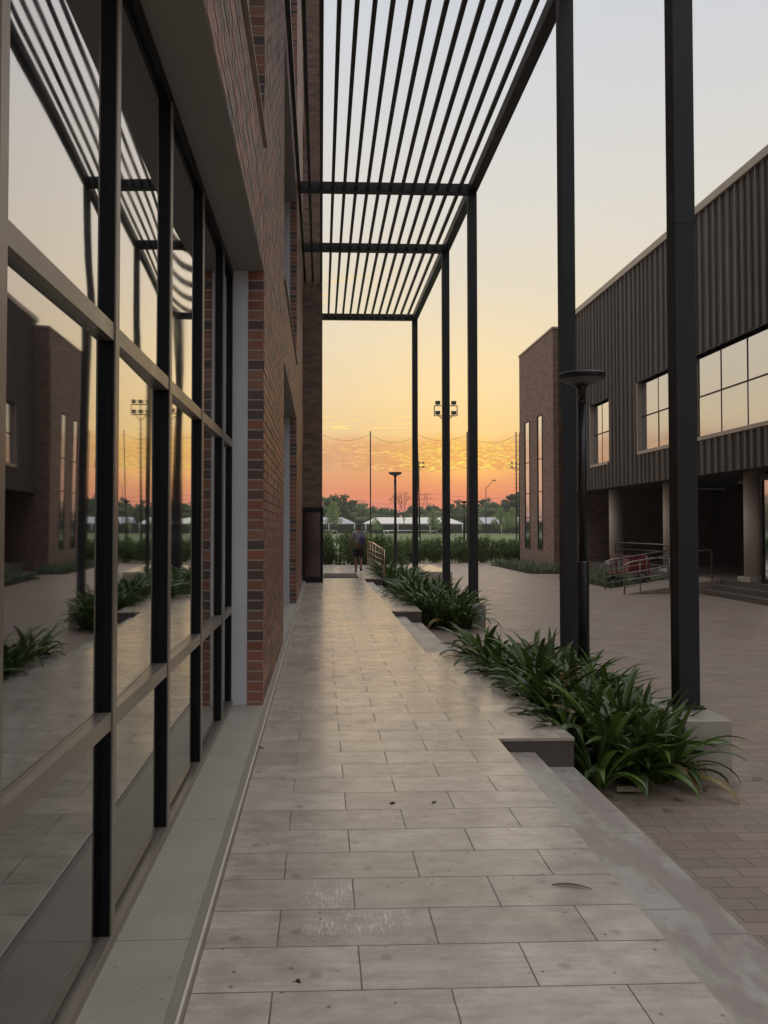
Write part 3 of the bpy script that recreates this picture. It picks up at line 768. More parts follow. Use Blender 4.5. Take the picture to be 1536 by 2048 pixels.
# windows with sill and frame
for (a, c2, z0, z1) in wins:
    f = MB()
    f.box(CX - .06, CX + .30, a, c2, z0 - .12, z0 - .001, 0); f.box(CX - .04, CX + .30, c2 - .001, c2 + .07, z0, z1, 0)
    f.box(CX - .04, CX + .3, a, c2, z1, z1 + .06, 1)
    wf = f.build('window', [M['trim'], M['alu_dark']], hall, bevel=.004)
    ml = []; yy = a + .0
    step = 1.5 if c2 - a > 5 else 1.05
    yy = c2 - step * .98
    while yy > a + .3: ml.append(yy); yy -= step
    fr = MB()
    for i, yy in enumerate(ml): fr.box(CX + .128, CX + .17, yy - (.10 if abs(yy - 24.9) < .7 else .02), yy + (.10 if abs(yy - 24.9) < .7 else .02), z0, z1)
    fr.box(CX + .129, CX + .165, a, c2, z0 + 1.23, z0 + 1.28)
    fr.build('window_frame', M['alu_dark'], wf)
    ysr = [a] + sorted(ml) + [c2]
    for i in range(len(ysr) - 1):
        for (q0, q1) in ((z0, z0 + 1.25), (z0 + 1.25, z1)):
            p_ = MB(); NY, NZ = 6, 8; amp = random.uniform(-.0025, .0025); tl = random.uniform(-.004, .004)
            for ii in range(NY + 1):
                for jj in range(NZ + 1):
                    s_, t_ = ii / NY, jj / NZ
                    p_.v.append((CX + .14 + amp * math.sin(math.pi * s_) * math.sin(math.pi * t_) + tl * s_, ysr[i] + (ysr[i + 1] - ysr[i]) * s_, q0 + (q1 - q0) * t_))
            for ii in range(NY):
                for jj in range(NZ):
                    k = ii * (NZ + 1) + jj
                    p_.f.append((k, k + 1, k + NZ + 2, k + NZ + 1)); p_.mi.append(0); p_.uv.append(None)
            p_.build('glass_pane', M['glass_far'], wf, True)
# undercroft
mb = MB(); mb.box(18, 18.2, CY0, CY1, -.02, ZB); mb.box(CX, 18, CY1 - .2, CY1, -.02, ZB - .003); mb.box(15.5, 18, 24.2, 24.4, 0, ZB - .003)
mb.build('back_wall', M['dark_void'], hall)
for yy in (23.2, 28.8, 34.3):
    mb = MB(); mb.tube([(12.35, yy, .15), (12.35, yy, ZB)], .29, 28); c_ = mb.build('column', M['column'], hall, True)
    mb = MB(); mb.box(12.0, 12.7, yy - .35, yy + .35, 0.0, .15); mb.build('plinth', M['marble'], c_, bevel=.01)
for i, (xx, yy) in enumerate(((13.6, 26.5), (14.6, 24.6), (14.2, 31.0), (15.8, 28.0))):
    mb = MB(); mb.box(xx, xx + 1.2, yy, yy + .09, ZB - .16, ZB - .10); mb.box(xx + .1, xx + .12, yy + .03, yy + .05, ZB - .1, ZB); mb.box(xx + 1.08, xx + 1.1, yy + .03, yy + .05, ZB - .1, ZB)
    mb.build('ceiling_light', M['white_metal'], hall)
# glazed front on the near side of the third column
mb = MB()
mb.box(12.25, 12.35, 14, 22.7, 2.86, 3.02); mb.box(12.25, 12.35, 14, 22.7, 0.0, .12)
for yy in (14.0, 15.7, 17.4, 19.1, 20.8, 22.62): mb.box(12.25, 12.35, yy, yy + .08, .12, 2.86)
mb.box(12.26, 12.34, 14, 22.62, 1.02, 1.07); gf = mb.build('glass_front', M['alu_dark'], hall)
mb = MB(); mb.box(12.29, 12.31, 14.05, 22.62, .12, 2.86); mb.build('glass_pane', M['glass_far'], gf)
# podium, steps, ramp
mb = MB(); mb.box(12.0, 18, CY0, CY1 - .2, -.6, 0.0); mb.box(11.95, 12.0, 26.6, CY1 - .2, -.6, 0.0)
tag(mb.build('podium_floor', M['riser']), kind='structure')
mb = MB(); mb.box(11.4, 11.7, CY0, 24.35, -.6, -.30); mb.box(11.7, 11.998, CY0, 24.35, -.6, -.15)
tag(mb.build('steps', M['riser'], bevel=.004), kind='structure')
mb = MB(); k = len(mb.v)
mb.v += [(9.1, 24.6, ZG), (12.0, 24.6, -.003), (12.0, 26.5, -.003), (9.1, 26.5, ZG), (12.0, 24.6, -.6), (12.0, 26.5, -.6), (9.1, 24.6, -.6), (9.1, 26.5, -.6)]
for f in ((0, 1, 2, 3), (0, 6, 4, 1), (3, 2, 5, 7)): mb.f.append(tuple(k + i for i in f)); mb.mi.append(0); mb.uv.append(None)
tag(mb.build('ramp', M['paver']), kind='structure')
def ramp_rail(y, x1, label, mat=M['rail']):
    t_ = thing('ramp_railing', (9.1, y, ZG), label, 'railing', 'steel railings of the ramp')
    zr = lambda x: ZG + max(0, min(1, (x - 9.1) / 2.9)) * .45
    mb = MB()
    mb.tube([(9.12, y, ZG), (9.12, y, ZG + .80), (9.15, y, ZG + .88), (9.22, y, ZG + .92)] + [(x, y, zr(x) + .93) for x in (9.4, 10.4, 11.4, x1 - .15)] + [(x1, y, zr(x1) + .90), (x1, y, zr(x1))], .026, 10)
    mb.build('handrail', mat, t_, True)
    for h in (.62, .40, .20):
        mb = MB(); mb.tube([(9.14, y, zr(9.14) + h), (x1, y, zr(x1) + h)], .011, 8); mb.build('rail_bar', mat, t_, True)
    for x in (9.6, 10.5, 11.3):
        mb = MB(); mb.tube([(x, y, zr(x)), (x, y, zr(x) + .91)], .016, 8); mb.build('rail_post', mat, t_, True)
ramp_rail(24.68, 11.8, 'nearer steel tube railing of the ramp, ending by the steps')
ramp_rail(26.42, 11.9, 'farther steel tube railing of the ramp, beside the low tufts')
# far landing rail in the sun
t_ = thing('landing_railing', (12.1, 26.5, 0), 'pale lit steel railing along the colonnade landing beyond the ramp', 'railing')
mb = MB(); mb.tube([(12.05, 26.6, 0), (12.05, 26.6, .95), (12.05, 28.2, .95), (12.05, 33.6, .95), (12.05, 33.6, 0)], .025, 8); mb.build('handrail', M['rail'], t_, True)
for h in (.7, .45, .2):
    mb = MB(); mb.tube([(12.05, 26.6, h), (12.05, 33.6, h)], .012, 6); mb.build('rail_bar', M['rail'], t_, True)
# red handcart parked at the ramp
t_ = thing('red_handcart', (10.3, 27.6, ZG + .04), 'dark red handcart parked between the tufts and the ramp railing', 'cart')
X0, Y0, Z0 = 10.3, 27.6, ZG + .04
mb = MB(); mb.box(X0 - .55, X0 + .65, Y0 - .3, Y0 + .3, Z0 + .42, Z0 + .46); mb.box(X0 - .05, X0 + .65, Y0 - .3, Y0 - .27, Z0 + .46, Z0 + 1.0); mb.box(X0 - .05, X0 + .65, Y0 + .27, Y0 + .3, Z0 + .46, Z0 + 1.0)
mb.box(X0 + .62, X0 + .65, Y0 - .27, Y0 + .27, Z0 + .46, Z0 + 1.0); mb.box(X0 - .05, X0 - .02, Y0 - .27, Y0 + .27, Z0 + .46, Z0 + .9)
mb.build('cart_body', M['red'], t_, bevel=.01)
mb = MB(); mb.tube([(X0 - .45, Y0 - .28, Z0 + .44), (X0 - .5, Y0 - .28, Z0 + 1.05), (X0 - .5, Y0 + .28, Z0 + 1.05), (X0 - .45, Y0 + .28, Z0 + .44)], .018, 8)
mb.tube([(X0 - .5, Y0 - .28, Z0 + 1.05), (X0 + .2, Y0 - .28, Z0 + .98)], .018, 8); mb.build('cart_handle', M['red'], t_, True)
for (dx, dy) in ((-.4, -.3), (.5, -.3), (-.4, .3), (.5, .3)):
    mb = MB(); mb.tube([(X0 + dx, Y0 + dy - .03, Z0 + .16), (X0 + dx, Y0 + dy + .03, Z0 + .16)], .16, 18); mb.box(X0 + dx - .02, X0 + dx + .02, Y0 + dy - .015, Y0 + dy + .015, Z0 + .16, Z0 + .43)
    mb.build('wheel', M['rubber'], t_)

# ------------------------------------------------------------------ brick block at the far end
tower = thing('brick_block', (12.5, 41, ZG), 'square brown brick block with two tall narrow windows, beyond the clad hall', 'building')
TX, TY0, TY1, TZ = 10.7, 37.8, 44.3, 10.75
mb = MB(); ww = [(39.65, 40.6, .52, 7.0), (42.1, 43.15, .52, 7.0)]
prev = TY0
mb.box(TX + .2, 22, TY0 + .01, TY1 - .01, -.5, TZ - .05)
mb.box(TX, TX + .2, TY0, 39.65, -.5, TZ); mb.box(TX, TX + .2, 40.6, 42.1, -.5, TZ); mb.box(TX, TX + .2, 43.15, TY1, -.5, TZ)
for (a, c2, z0, z1) in ww: mb.box(TX, TX + .2, a, c2, -.5, z0); mb.box(TX, TX + .2, a, c2, z1, TZ)
mb.box(TX + .2, 22, TY0, TY0 + .01, -.5, TZ)
mb.build('brick_wall', M['fbrick'], tower)
mb = MB(); mb.box(TX - .04, 22, TY0 - .04, TY1 + .04, TZ, TZ + .09); mb.build('roof_edge', M['trim'], tower)
for (a, c2, z0, z1) in ww:
    f = MB(); f.box(TX - .03, TX + .17, c2 - .06, c2 - .001, z0, z1); f.box(TX - .03, TX + .17, a + .001, a + .06, z0, z1); f.box(TX - .03, TX + .17, a, c2, z0 - .05, z0); f.box(TX - .03, TX + .17, a, c2, z1, z1 + .05)
    for zz in (2.05, 3.3, 4.9): f.box(TX - .005, TX + .03, a + .06, c2 - .06, zz - .02, zz + .02)
    wf = f.build('window', M['gasket'], tower)
    g_ = MB(); g_.box(TX + .005, TX + .015, a + .06, c2 - .06, z0, z1); g_.build('glass_pane', M['glass_far'], wf)

# ------------------------------------------------------------------ door mat, railing at the far end
mb = MB(); mb.box(.08, 1.16, 25.5, 27.9, .002, .018)
tag(mb.build('door_mat', M['mat'], bevel=.004), 'flat brown doormat on the tiles before the glazed entrance', 'doormat')
t_ = thing('stair_railing', (1.9, 25.3, 0), 'metal railing with cross bars glowing orange, beside the person', 'railing')
mb = MB(); mb.tube([(1.9, 24.9, 0), (1.9, 24.9, .86), (1.9, 30.2, .98), (1.9, 33.6, .98), (1.9, 33.6, 0)], .028, 8); mb.build('handrail', M['rail_lit'], t_, True)
for h in (.2, .37, .54, .71):
    mb = MB(); mb.tube([(1.9, 24.9, h), (1.9, 33.6, h)], .014, 6); mb.build('rail_bar', M['rail_lit'], t_, True)
for yy in (26.0, 27.3, 28.8, 30.4, 32.0):
    mb = MB(); mb.tube([(1.9, yy, 0), (1.9, yy, .93)], .018, 6); mb.build('rail_post', M['rail_lit'], t_, True)

# ------------------------------------------------------------------ litter and small debris
mb = MB()
n = 10
for i in range(n + 1):
    s_ = i / n; x = 1.02 - .02 + .16 * s_; y = 3.60 - .05 * s_ + .012 * math.sin(3 * s_); wd = .009 * math.sin(math.pi * (s_ * .92 + .06)) + .001
    mb.v += [(x, y - wd, .004 + .006 * math.sin(math.pi * s_)), (x, y, .008 + .008 * math.sin(math.pi * s_)), (x, y + wd, .004 + .006 * math.sin(math.pi * s_))]
for i in range(n):
    for q_ in (0, 1): mb.f.append((3 * i + q_, 3 * i + 3 + q_, 3 * i + 4 + q_, 3 * i + 1 + q_)); mb.mi.append(0); mb.uv.append(None)
tag(mb.build('fallen_leaf', M['deadleaf'], None, True), 'single long dried leaf lying on a walkway tile near the stairs', 'leaf')
def debris(x, y, label, s_=1):
    mb_ = MB(); rs = random.Random(int(x * 100 + y * 10))
    for i in range(7):
        a = rs.uniform(0, 6.28); r_ = rs.uniform(0, .022) * s_; w_ = rs.uniform(.006, .014) * s_
        cx, cy = x + r_ * math.cos(a), y + r_ * math.sin(a)
        pts = [(cx + w_ * math.cos(b_) * rs.uniform(.6, 1.2), cy + w_ * math.sin(b_) * rs.uniform(.6, 1.2), .002) for b_ in (0, 1.2, 2.4, 3.7, 5)]
        top = (cx, cy, .003 + rs.uniform(.003, .008))
        for j in range(5): mb_.face([pts[j], pts[(j + 1) % 5], top])
    tag(mb_.build('leaf_crumb', M['gum']), label, 'debris', 'dark crumbs on the walkway tiles')
debris(.405, 4.70, 'dark crumb of debris on the middle of the walkway, left of its twin', .7); debris(.635, 4.70, 'dark crumb of debris on the middle of the walkway, right of its twin', .7)
debris(-.08, 2.88, 'small crumb low on the walkway near the bottom tiles', .6); debris(-.42, 5.9, 'dark crumb of debris by the kerb beside the brick pier')
mb = MB(); mb.face([(2.22, 6.2, -.43), (2.33, 6.18, -.425), (2.35, 6.24, -.40), (2.24, 6.26, -.41)]); mb.face([(2.37, 6.18, -.43), (2.45, 6.2, -.42), (2.44, 6.24, -.40), (2.37, 6.23, -.41)])
mb.face([(2.33, 6.18, -.425), (2.37, 6.18, -.43), (2.37, 6.23, -.41), (2.35, 6.24, -.40)])
tag(mb.build('paper_scrap', M['paper']), 'crumpled pale paper scrap at the foot of the front lily clumps', 'litter')

def dryleaf(x, y, z, rot, L, label):
    mb_ = MB(); cs, sn = math.cos(rot), math.sin(rot)
    for i in range(7):
        s_ = i / 6; wd = L * .13 * math.sin(math.pi * (s_ * .9 + .06)); hz_ = z + .003 + .012 * math.sin(math.pi * s_)
        for k_, o_ in ((-1, -.2), (0, 0), (1, -.1)):
            a = (s_ - .5) * L; b_ = wd * k_ + .01 * math.sin(s_ * 4)
            mb_.v.append((x + a * cs - b_ * sn, y + a * sn + b_ * cs, hz_ + abs(k_) * .004))
    for i in range(6):
        for q_ in (0, 1): mb_.f.append((3 * i + q_, 3 * i + 3 + q_, 3 * i + 4 + q_, 3 * i + 1 + q_)); mb_.mi.append(0); mb_.uv.append(None)
    tag(mb_.build('dry_leaf', M['deadleaf'], None, True), label, 'leaf', 'dry leaves on the plaza by the front bed')
for (x, y, r_, L) in ((2.1, 6.12, .4, .13), (2.62, 6.05, 2.0, .10), (2.95, 6.30, 1.1, .16), (2.45, 5.82, 2.8, .07), (3.45, 6.5, .2, .09), (1.99, 5.7, 1.7, .06)):
    dryleaf(x, y, ZG, r_, L, 'small dry leaf on the plaza pavers in front of the nearest planting bed')
# ------------------------------------------------------------------ hedge shrubs (leaf clouds)
def leafcloud(mb_, blobs, n, size, rs, mi=0, flat=.0):
    tot = sum(b_[3] ** 2 for b_ in blobs)
    for b_ in blobs:
        k_ = int(n * b_[3] ** 2 / tot)
        for _ in range(k_):
            while True:
                v_ = Vector((rs.gauss(0, 1), rs.gauss(0, 1), rs.gauss(0, 1)))
                if v_.length > .01: break
            v_.normalize(); rr_ = rs.random() ** .33 * b_[3] * rs.uniform(.82, 1.12)
            p_ = Vector((b_[0] + v_.x * rr_, b_[1] + v_.y * rr_, b_[2] + v_.z * rr_ * b_[4]))
            if p_.z < .02: continue
            a = Vector((rs.gauss(0, 1), rs.gauss(0, 1), rs.gauss(0, 1))).normalized(); b2_ = a.orthogonal().normalized(); c2_ = a.cross(b2_)
            s_ = size * rs.uniform(.6, 1.3)
            k = len(mb_.v)
            mb_.v += [tuple(p_ - b2_ * s_), tuple(p_ + c2_ * s_ * .5), tuple(p_ + b2_ * s_), tuple(p_ - c2_ * s_ * .5)]
            mb_.f.append((k, k + 1, k + 2, k + 3)); mb_.mi.append(mi); mb_.uv.append(None)
def shrub_mesh(seed, mat, wx=1.0, h=1.25, n=5200, size=.045):
    rs = random.Random(seed); mb_ = MB(); blobs = []
    for i in range(9): blobs.append((rs.uniform(-wx, wx) * .75, rs.uniform(-.5, .5), rs.uniform(.3, h - .35), rs.uniform(.32, .5), rs.uniform(.8, 1.1)))
    for i in range(10): blobs.append((rs.uniform(-wx, wx) * .9, rs.uniform(-.5, .5), rs.uniform(h - .35, h + .1), rs.uniform(.10, .2), rs.uniform(.8, 1.5)))
    leafcloud(mb_, blobs, n, size, rs)
    for i in range(26):
        x, y = rs.uniform(-wx, wx) * .9, rs.uniform(-.4, .4); hh = rs.uniform(h - .1, h + .28)
        mb_.tube([(x * .7, y, 0), (x, y, hh * .6), (x + rs.uniform(-.1, .1), y, hh)], [.012, .008, .003], 4, 1)
        for q_ in range(10): leafcloud(mb_, [(x, y, rs.uniform(hh * .7, hh), .07, 1.6)], 5, size * .8, rs)
    return mesh_of(mb_, 'shrub_foliage', [mat, M['bark']])
shr = [shrub_mesh(s_, M['hedge']) for s_ in (11, 12, 13)]
def put(name, me, loc, rot, scl, label, cat, group):
    o = bpy.data.objects.new(name, me); COL.objects.link(o); o.location = loc; o.rotation_euler = (0, 0, rot); o.scale = scl
    return tag(o, label, cat, group)
rs = random.Random(4)
for i, x in enumerate((-6.5, -4.6, -2.8, -1.0, .45, 1.75, 3.2)):
    put('hedge_shrub', shr[i % 3], (x, 35.6 + rs.uniform(-.3, .3), ZG), rs.choice([0, math.pi]), (1.0, 1.0, 1.26 if x < 2 else 1.05), 'dense green shrub at the end of the tiled walkway, behind the person', 'shrub', 'shrubs at the walkway end')
for i in range(13):
    put('hedge_shrub', shr[i % 3], (2.2 + i * .92, 47.4 + rs.uniform(-.3, .3), ZG), rs.choice([0, math.pi]), (1.0, 1.0, rs.uniform(.85, 1.05)), 'shrub of the hedge between plaza and sports field', 'shrub', 'shrubs along the field')
for i in range(6):
    put('hedge_shrub', shr[i % 3], (-2.5 - i * 1.6, 50 + rs.uniform(-.3, .3), ZG), rs.choice([0, math.pi]), (1.2, 1.0, 1), 'shrub of the field hedge out to the left, seen only in reflections', 'shrub', 'shrubs out to the left')

# ------------------------------------------------------------------ net poles and ball-stop net
net = thing('ball_stop_net', (6.5, 55, -.45), 'faint ball-stop net hanging in scallops between tall thin poles', 'net')
npx = [0.0, 3.28, 6.45, 9.75, 13.05, 16.3]; npx = [-9.9, -6.6, -3.3] + npx
for i, x in enumerate(npx):
    mb = MB(); lean = .18 if abs(x - 6.45) < .1 else 0
    mb.tube([(x + lean, 55, -.46), (x - lean * .3, 55, 7.95)], .042, 8); mb.build('pole', M['wire'], net, True)
mb = MB()
for i in range(len(npx) - 1):
    a, c_ = npx[i], npx[i + 1]; pts = []
    for k in range(13):
        s_ = k / 12; pts.append((a + (c_ - a) * s_, 55, 7.75 - .42 * (1 - (2 * s_ - 1) ** 2) * (1 if i % 2 else 1.3)))
    mb.tube(pts, .009, 4)
mb.build('top_cord', M['wire'], net)

# ------------------------------------------------------------------ floodlight masts
def mast(x, y, H, label, W_=1.6, rungs=True, head=True):
    z0 = zg(y)
    t_ = thing('floodlight_mast', (x, y, z0), label, 'floodlight', 'floodlight masts round the field')
    mb = MB(); mb.tube([(x, y, z0), (x, y, H)], [.13, .06], 10); mb.build('pole', M['wire'], t_, True)
    mb = MB(); z = z0 + 2.5
    while z < H - .5 and rungs: mb.tube([(x - .24, y, z), (x + .24, y, z)], .013, 5); z += .33
    if rungs: mb.build('climbing_pegs', M['wire'], t_)
    if not head: return
    h2 = W_ / 2; mb = MB()
    for zz in (H + .35, H + 1.05): mb.tube([(x - h2, y, zz), (x + h2, y, zz)], .035, 6)
    for xx in (x - h2, x + h2): mb.tube([(xx, y, H + .35), (xx, y, H + 1.05)], .035, 6)
    mb.tube([(x - h2 * .6, y, H + .35), (x, y, H - .1), (x + h2 * .6, y, H + .35)], .035, 6)
    mb.tube([(x, y, H - .2), (x, y, H + 1.05)], .04, 6)
    mb.build('head_frame', M['wire'], t_)
    for xx in (x - h2 * .7, x + h2 * .7, x):
        for zz in (H + .38, H + 1.08):
            mb = MB(); mb.box(xx - .17, xx + .17, y - .12, y + .10, zz + .06, zz + .30); mb.tube([(xx, y, zz), (xx, y, zz + .08)], .03, 5)
            mb.build('floodlight', M['wire'], t_, bevel=.02)
mast(8.7, 57.5, 9.0, 'nearest floodlight mast with six lamps, its pole behind a pergola post')
mast(14.15, 58.5, 8.3, 'pole with climbing pegs rising at the edge of the brick block', head=False)
mast(16.6, 140, 11.3, 'small distant floodlight mast behind the last pergola post', 2.0)
mast(33.2, 140, 11.3, 'small distant floodlight mast left of the brick block', 2.0)

# tall street light and pylons with wires, far off
t_ = thing('street_light', (36, 180, .1), 'thin distant street light with one angled arm above the trees', 'street light')
mb = MB(); mb.tube([(36, 180, .1), (36, 180, 10.2)], [.13, .08], 8); mb.tube([(36, 180, 10.0), (37.7, 180, 11.9)], .06, 6); mb.build('pole', M['wire'], t_, True)
mb = MB(); mb.box(37.5, 38.2, 179.8, 180.2, 11.75, 11.95); mb.build('lamp_head', M['wire'], t_)
def pylon(x, y, H, label):
    t_ = thing('power_pylon', (x, y, .18), label, 'pylon', 'far power pylons')
    mb = MB(); w0, w1 = H * .13, H * .03; lv = 7
    def P_(k, s_): 
        f = k / lv; ww = w0 * (1 - f) ** 1.2 + w1; return (x + s_ * ww, y, .18 + H * f)
    for s_ in (-1, 1):
        for k in range(lv): mb.tube([P_(k, s_), P_(k + 1, s_)], .10, 4); mb.tube([P_(k, s_), P_(k + 1, -s_)], .06, 4)
    for hz_, aw in ((.72, .26), (.86, .22), (.99, .16)):
        z = .18 + H * hz_; mb.tube([(x - H * aw, y, z), (x + H * aw, y, z)], .10, 4); mb.tube([(x - H * aw, y, z), (x, y, z + H * .05), (x + H * aw, y, z)], .07, 4)
    mb.build('lattice', M['wire'], t_)
pylon(62, 490, 21, 'larger faint lattice pylon above the trees, left of the middle post')
pylon(32, 640, 22, 'faint lattice pylon above the trees beside the leftmost net pole')
t_ = thing('power_line', (40, 560, 15), 'thin sagging power lines strung low across the sunset', 'power line')
for z0, zsag in ((23, 5), (20.5, 5)):
    mb = MB(); xsl = [(-60, 700), (32, 640), (66, 520), (190, 420)]
    for i in range(3):
        (xa, ya), (xb, yb) = xsl[i], xsl[i + 1]; pts = []
        for k in range(13):
            s_ = k / 12; pts.append((xa + (xb - xa) * s_, ya + (yb - ya) * s_, z0 - zsag * (1 - (2 * s_ - 1) ** 2)))
        mb.tube(pts, .06, 4)
    mb.build('wire', M['wire'], t_)

# ------------------------------------------------------------------ goals
def goal(x0, x1, y, label):
    t_ = thing('football_goal', ((x0 + x1) / 2, y, zg(y)), label, 'goal', 'white football goals on the field')
    z0 = zg(y) + .012; z1 = z0 + 1.62
    mb = MB(); mb.tube([(x0, y, z0), (x0, y, z1), (x1, y, z1), (x1, y, z0)], .06, 8); mb.build('goal_frame', M['white_metal'], t_, True)
    mb = MB(); mb.tube([(x0, y, z1), (x0 + .5, y + 1.0, z1 - .1), (x0, y + 1.6, z0), (x0, y, z0)], .03, 6); mb.tube([(x1, y, z1), (x1 - .5, y + 1.0, z1 - .1), (x1, y + 1.6, z0), (x1, y, z0)], .03, 6)
    mb.build('net_support', M['white_metal'], t_, True)
goal(5.7, 10.5, 75, 'white football goal in the middle of the field view')
goal(-3.6, 1.45, 75, 'white football goal at the left, partly hidden by the shrub')
goal(33, 38, 118, 'white far football goal at the right before the brick block')

# ------------------------------------------------------------------ tents
def tent(x0, x1, y, label, mat, hipR=True, hipL=True, D=9):
    z0 = zg(y); t_ = thing('white_marquee', ((x0 + x1) / 2, y, z0), label, 'tent', 'long tents beyond the field')
    ze, zt_ = 2.5, 3.95; mb = MB(); hl = x0 + (3.0 if hipL else 0); hr = x1 - (3.0 if hipR else 0)
    A = (x0, y, ze); B = (x1, y, ze); C_ = (x1, y + D, ze); D_ = (x0, y + D, ze); E = (hl, y + D / 2, zt_); G_ = (hr, y + D / 2, zt_)
    mb.face([A, B, G_, E]); mb.face([B, C_, G_]); mb.face([C_, D_, E, G_]); mb.face([D_, A, E]); 
    mb.box(x0, x1, y, y + .05, ze - .22, ze)
    mb.build('canopy', mat, t_)
    n_ = max(2, int((x1 - x0) / 6)); 
    for k in range(n_ + 1):
        x = x0 + .3 + (x1 - x0 - .6) * k / n_
        mb = MB(); mb.tube([(x, y + .1, z0), (x, y + .1, ze - .2)], .12, 6); mb.build('pole', M['white_metal'], t_, True)
    return t_
tent(-22, 8.0, 191, 'grey-white marquee behind the person, its right end sloping', M['tent_grey'])
tent(10.0, 33.0, 191, 'cream marquee in the middle, behind the lamp and last posts', M['tent'])
tent(35.5, 66, 191, 'grey and white marquee at the right, behind young trees', M['tent_grey'], True, False)
mb = MB(); mb.box(-70, 100, 203, 203.4, .18, 3.1); tag(mb.build('shade_fence', M['field_wall']), 'long dark green screen fence behind the marquees', 'fence')

# ------------------------------------------------------------------ trees
def tree_meshes(seed, H, W_, mat, n=9500, leafs=.25, base=.10, conif=False):
    rs = random.Random(seed); tr = MB()
    tr.tube([(0, 0, 0), (rs.uniform(-.1, .1), 0, H * .3), (rs.uniform(-.3, .3), rs.uniform(-.2, .2), H * .75)], [H * .026, H * .018, H * .006], 8)
    blobs = []
    nb = 28
    for i in range(nb):
        f = i / (nb - 1); z = H * (base + (.95 - base) * f)
        wr = W_ * (math.sin(math.pi * min(1, .22 + f * .78)) ** .7) * (1.0 if not conif else (1 - f * .8))
        a = rs.uniform(0, 6.28); r_ = wr * rs.uniform(.25, .85)
        p_ = (r_ * math.cos(a), r_ * math.sin(a), z)
        blobs.append((*p_, W_ * rs.uniform(.30, .5) * (1 - .45 * f), rs.uniform(.6, .9)))
        tr.tube([(0, 0, max(H * .2, z - H * .15)), (p_[0] * .5, p_[1] * .5, z - H * .04), p_], [H * .009, H * .005, H * .002], 5)
    for i in range(6): 
        a = rs.uniform(0, 6.28); blobs.append((rs.uniform(0, .5) * W_ * math.cos(a), rs.uniform(0, .5) * W_ * math.sin(a), H * rs.uniform(.9, 1.02), W_ * rs.uniform(.08, .16), 1.2))
    cr = MB(); leafcloud(cr, blobs, n, leafs, rs)
    return mesh_of(tr, 'trunk', M['bark']), mesh_of(cr, 'crown', mat)
TM = {'a': [tree_meshes(s_, 10, 3.4, M['tree_a']) for s_ in (21, 22)], 'b': [tree_meshes(s_, 9, 4.0, M['tree_b']) for s_ in (31, 32, 33)],
      'c': [tree_meshes(s_, 4.6, 1.7, M['tree_c'], 1700, .13, .35) for s_ in (41, 42)], 'd': [tree_meshes(s_, 11, 2.2, M['tree_a'], 3600, .2, .2, True) for s_ in (51, 52)]}
LAB = {'a': ('dark dense broadleaf tree of the treeline beyond the tents', 'dark trees of the far treeline'), 'b': ('mid-green spreading tree of the treeline beyond the tents', 'mid-green trees of the far treeline'),
       'c': ('young light green tree standing in front of the marquees', 'young trees before the tents'), 'd': ('narrow dark pointed tree rising from the far treeline', 'narrow trees of the far treeline')}
def tree(kind, k, x, y, s_, sz=1.0):
    tm, cmn = TM[kind][k % len(TM[kind])]
    t_ = thing('pine_tree' if kind == 'd' else ('young_tree' if kind == 'c' else 'broadleaf_tree'), (x, y, zg(y)), LAB[kind][0], 'tree', LAB[kind][1])
    t_.rotation_euler = (0, 0, random.uniform(0, 6.28)); t_.scale = (s_ * (1.0 if kind == 'c' else 1.35), s_ * (1.0 if kind == 'c' else 1.35), s_ * sz)
    for nm, me in (('trunk', tm), ('crown', cmn)):
        o = bpy.data.objects.new(nm, me); COL.objects.link(o); o.parent = t_
# x at Y=212 : x = (u-642)/1660*212
def ux_(u, Y): return (u - 642) / 1660.0 * Y
line = [('b', 655, .98), ('d', 668, .93), ('b', 680, .9), ('d', 688, .92), ('a', 672, .95), ('a', 705, .88), ('b', 722, .82), ('b', 745, .75), ('a', 760, .66), ('b', 776, .62), ('a', 790, .62),
        ('b', 818, .55), ('b', 842, .72), ('a', 858, .72), ('b', 872, .80), ('b', 888, .7), ('a', 905, .78), ('d', 918, .82), ('b', 930, .80), ('b', 952, .78), ('a', 968, .92), ('b', 982, .86), ('a', 1000, .7),
        ('b', 1012, .85), ('a', 1026, 1.02), ('a', 1040, 1.05), ('b', 1054, .95), ('a', 1070, .9)]
for i, (k, u, s_) in enumerate(line):
    Y = 214 + (i % 3) * 5; tree(k, i, ux_(u, Y), Y, s_ * .98)
for i in range(22): tree('ba'[i % 2], i, ux_(650 + i * 19.5, 232), 232, .66 + .07 * math.sin(i * 2.3))
for i in range(16): tree('ab'[i % 2], i, -16 - i * 8.5, 216 + (i % 3) * 6, random.uniform(.8, 1.05))
for i in range(5): tree('ba'[i % 2], i, 66 + i * 9, 216 + (i % 3) * 6, random.uniform(.8, 1.05))
for i, (u, s_, Y) in enumerate(((668, 1.5, 182), (752, .75, 178), (868, 1.15, 182), (1003, 1.2, 180), (1028, 1.25, 178), (957, .75, 176), (757, .6, 176), (1018, .9, 170), (885, .8, 176))):
    tree('c', i, ux_(u, Y), Y, s_)
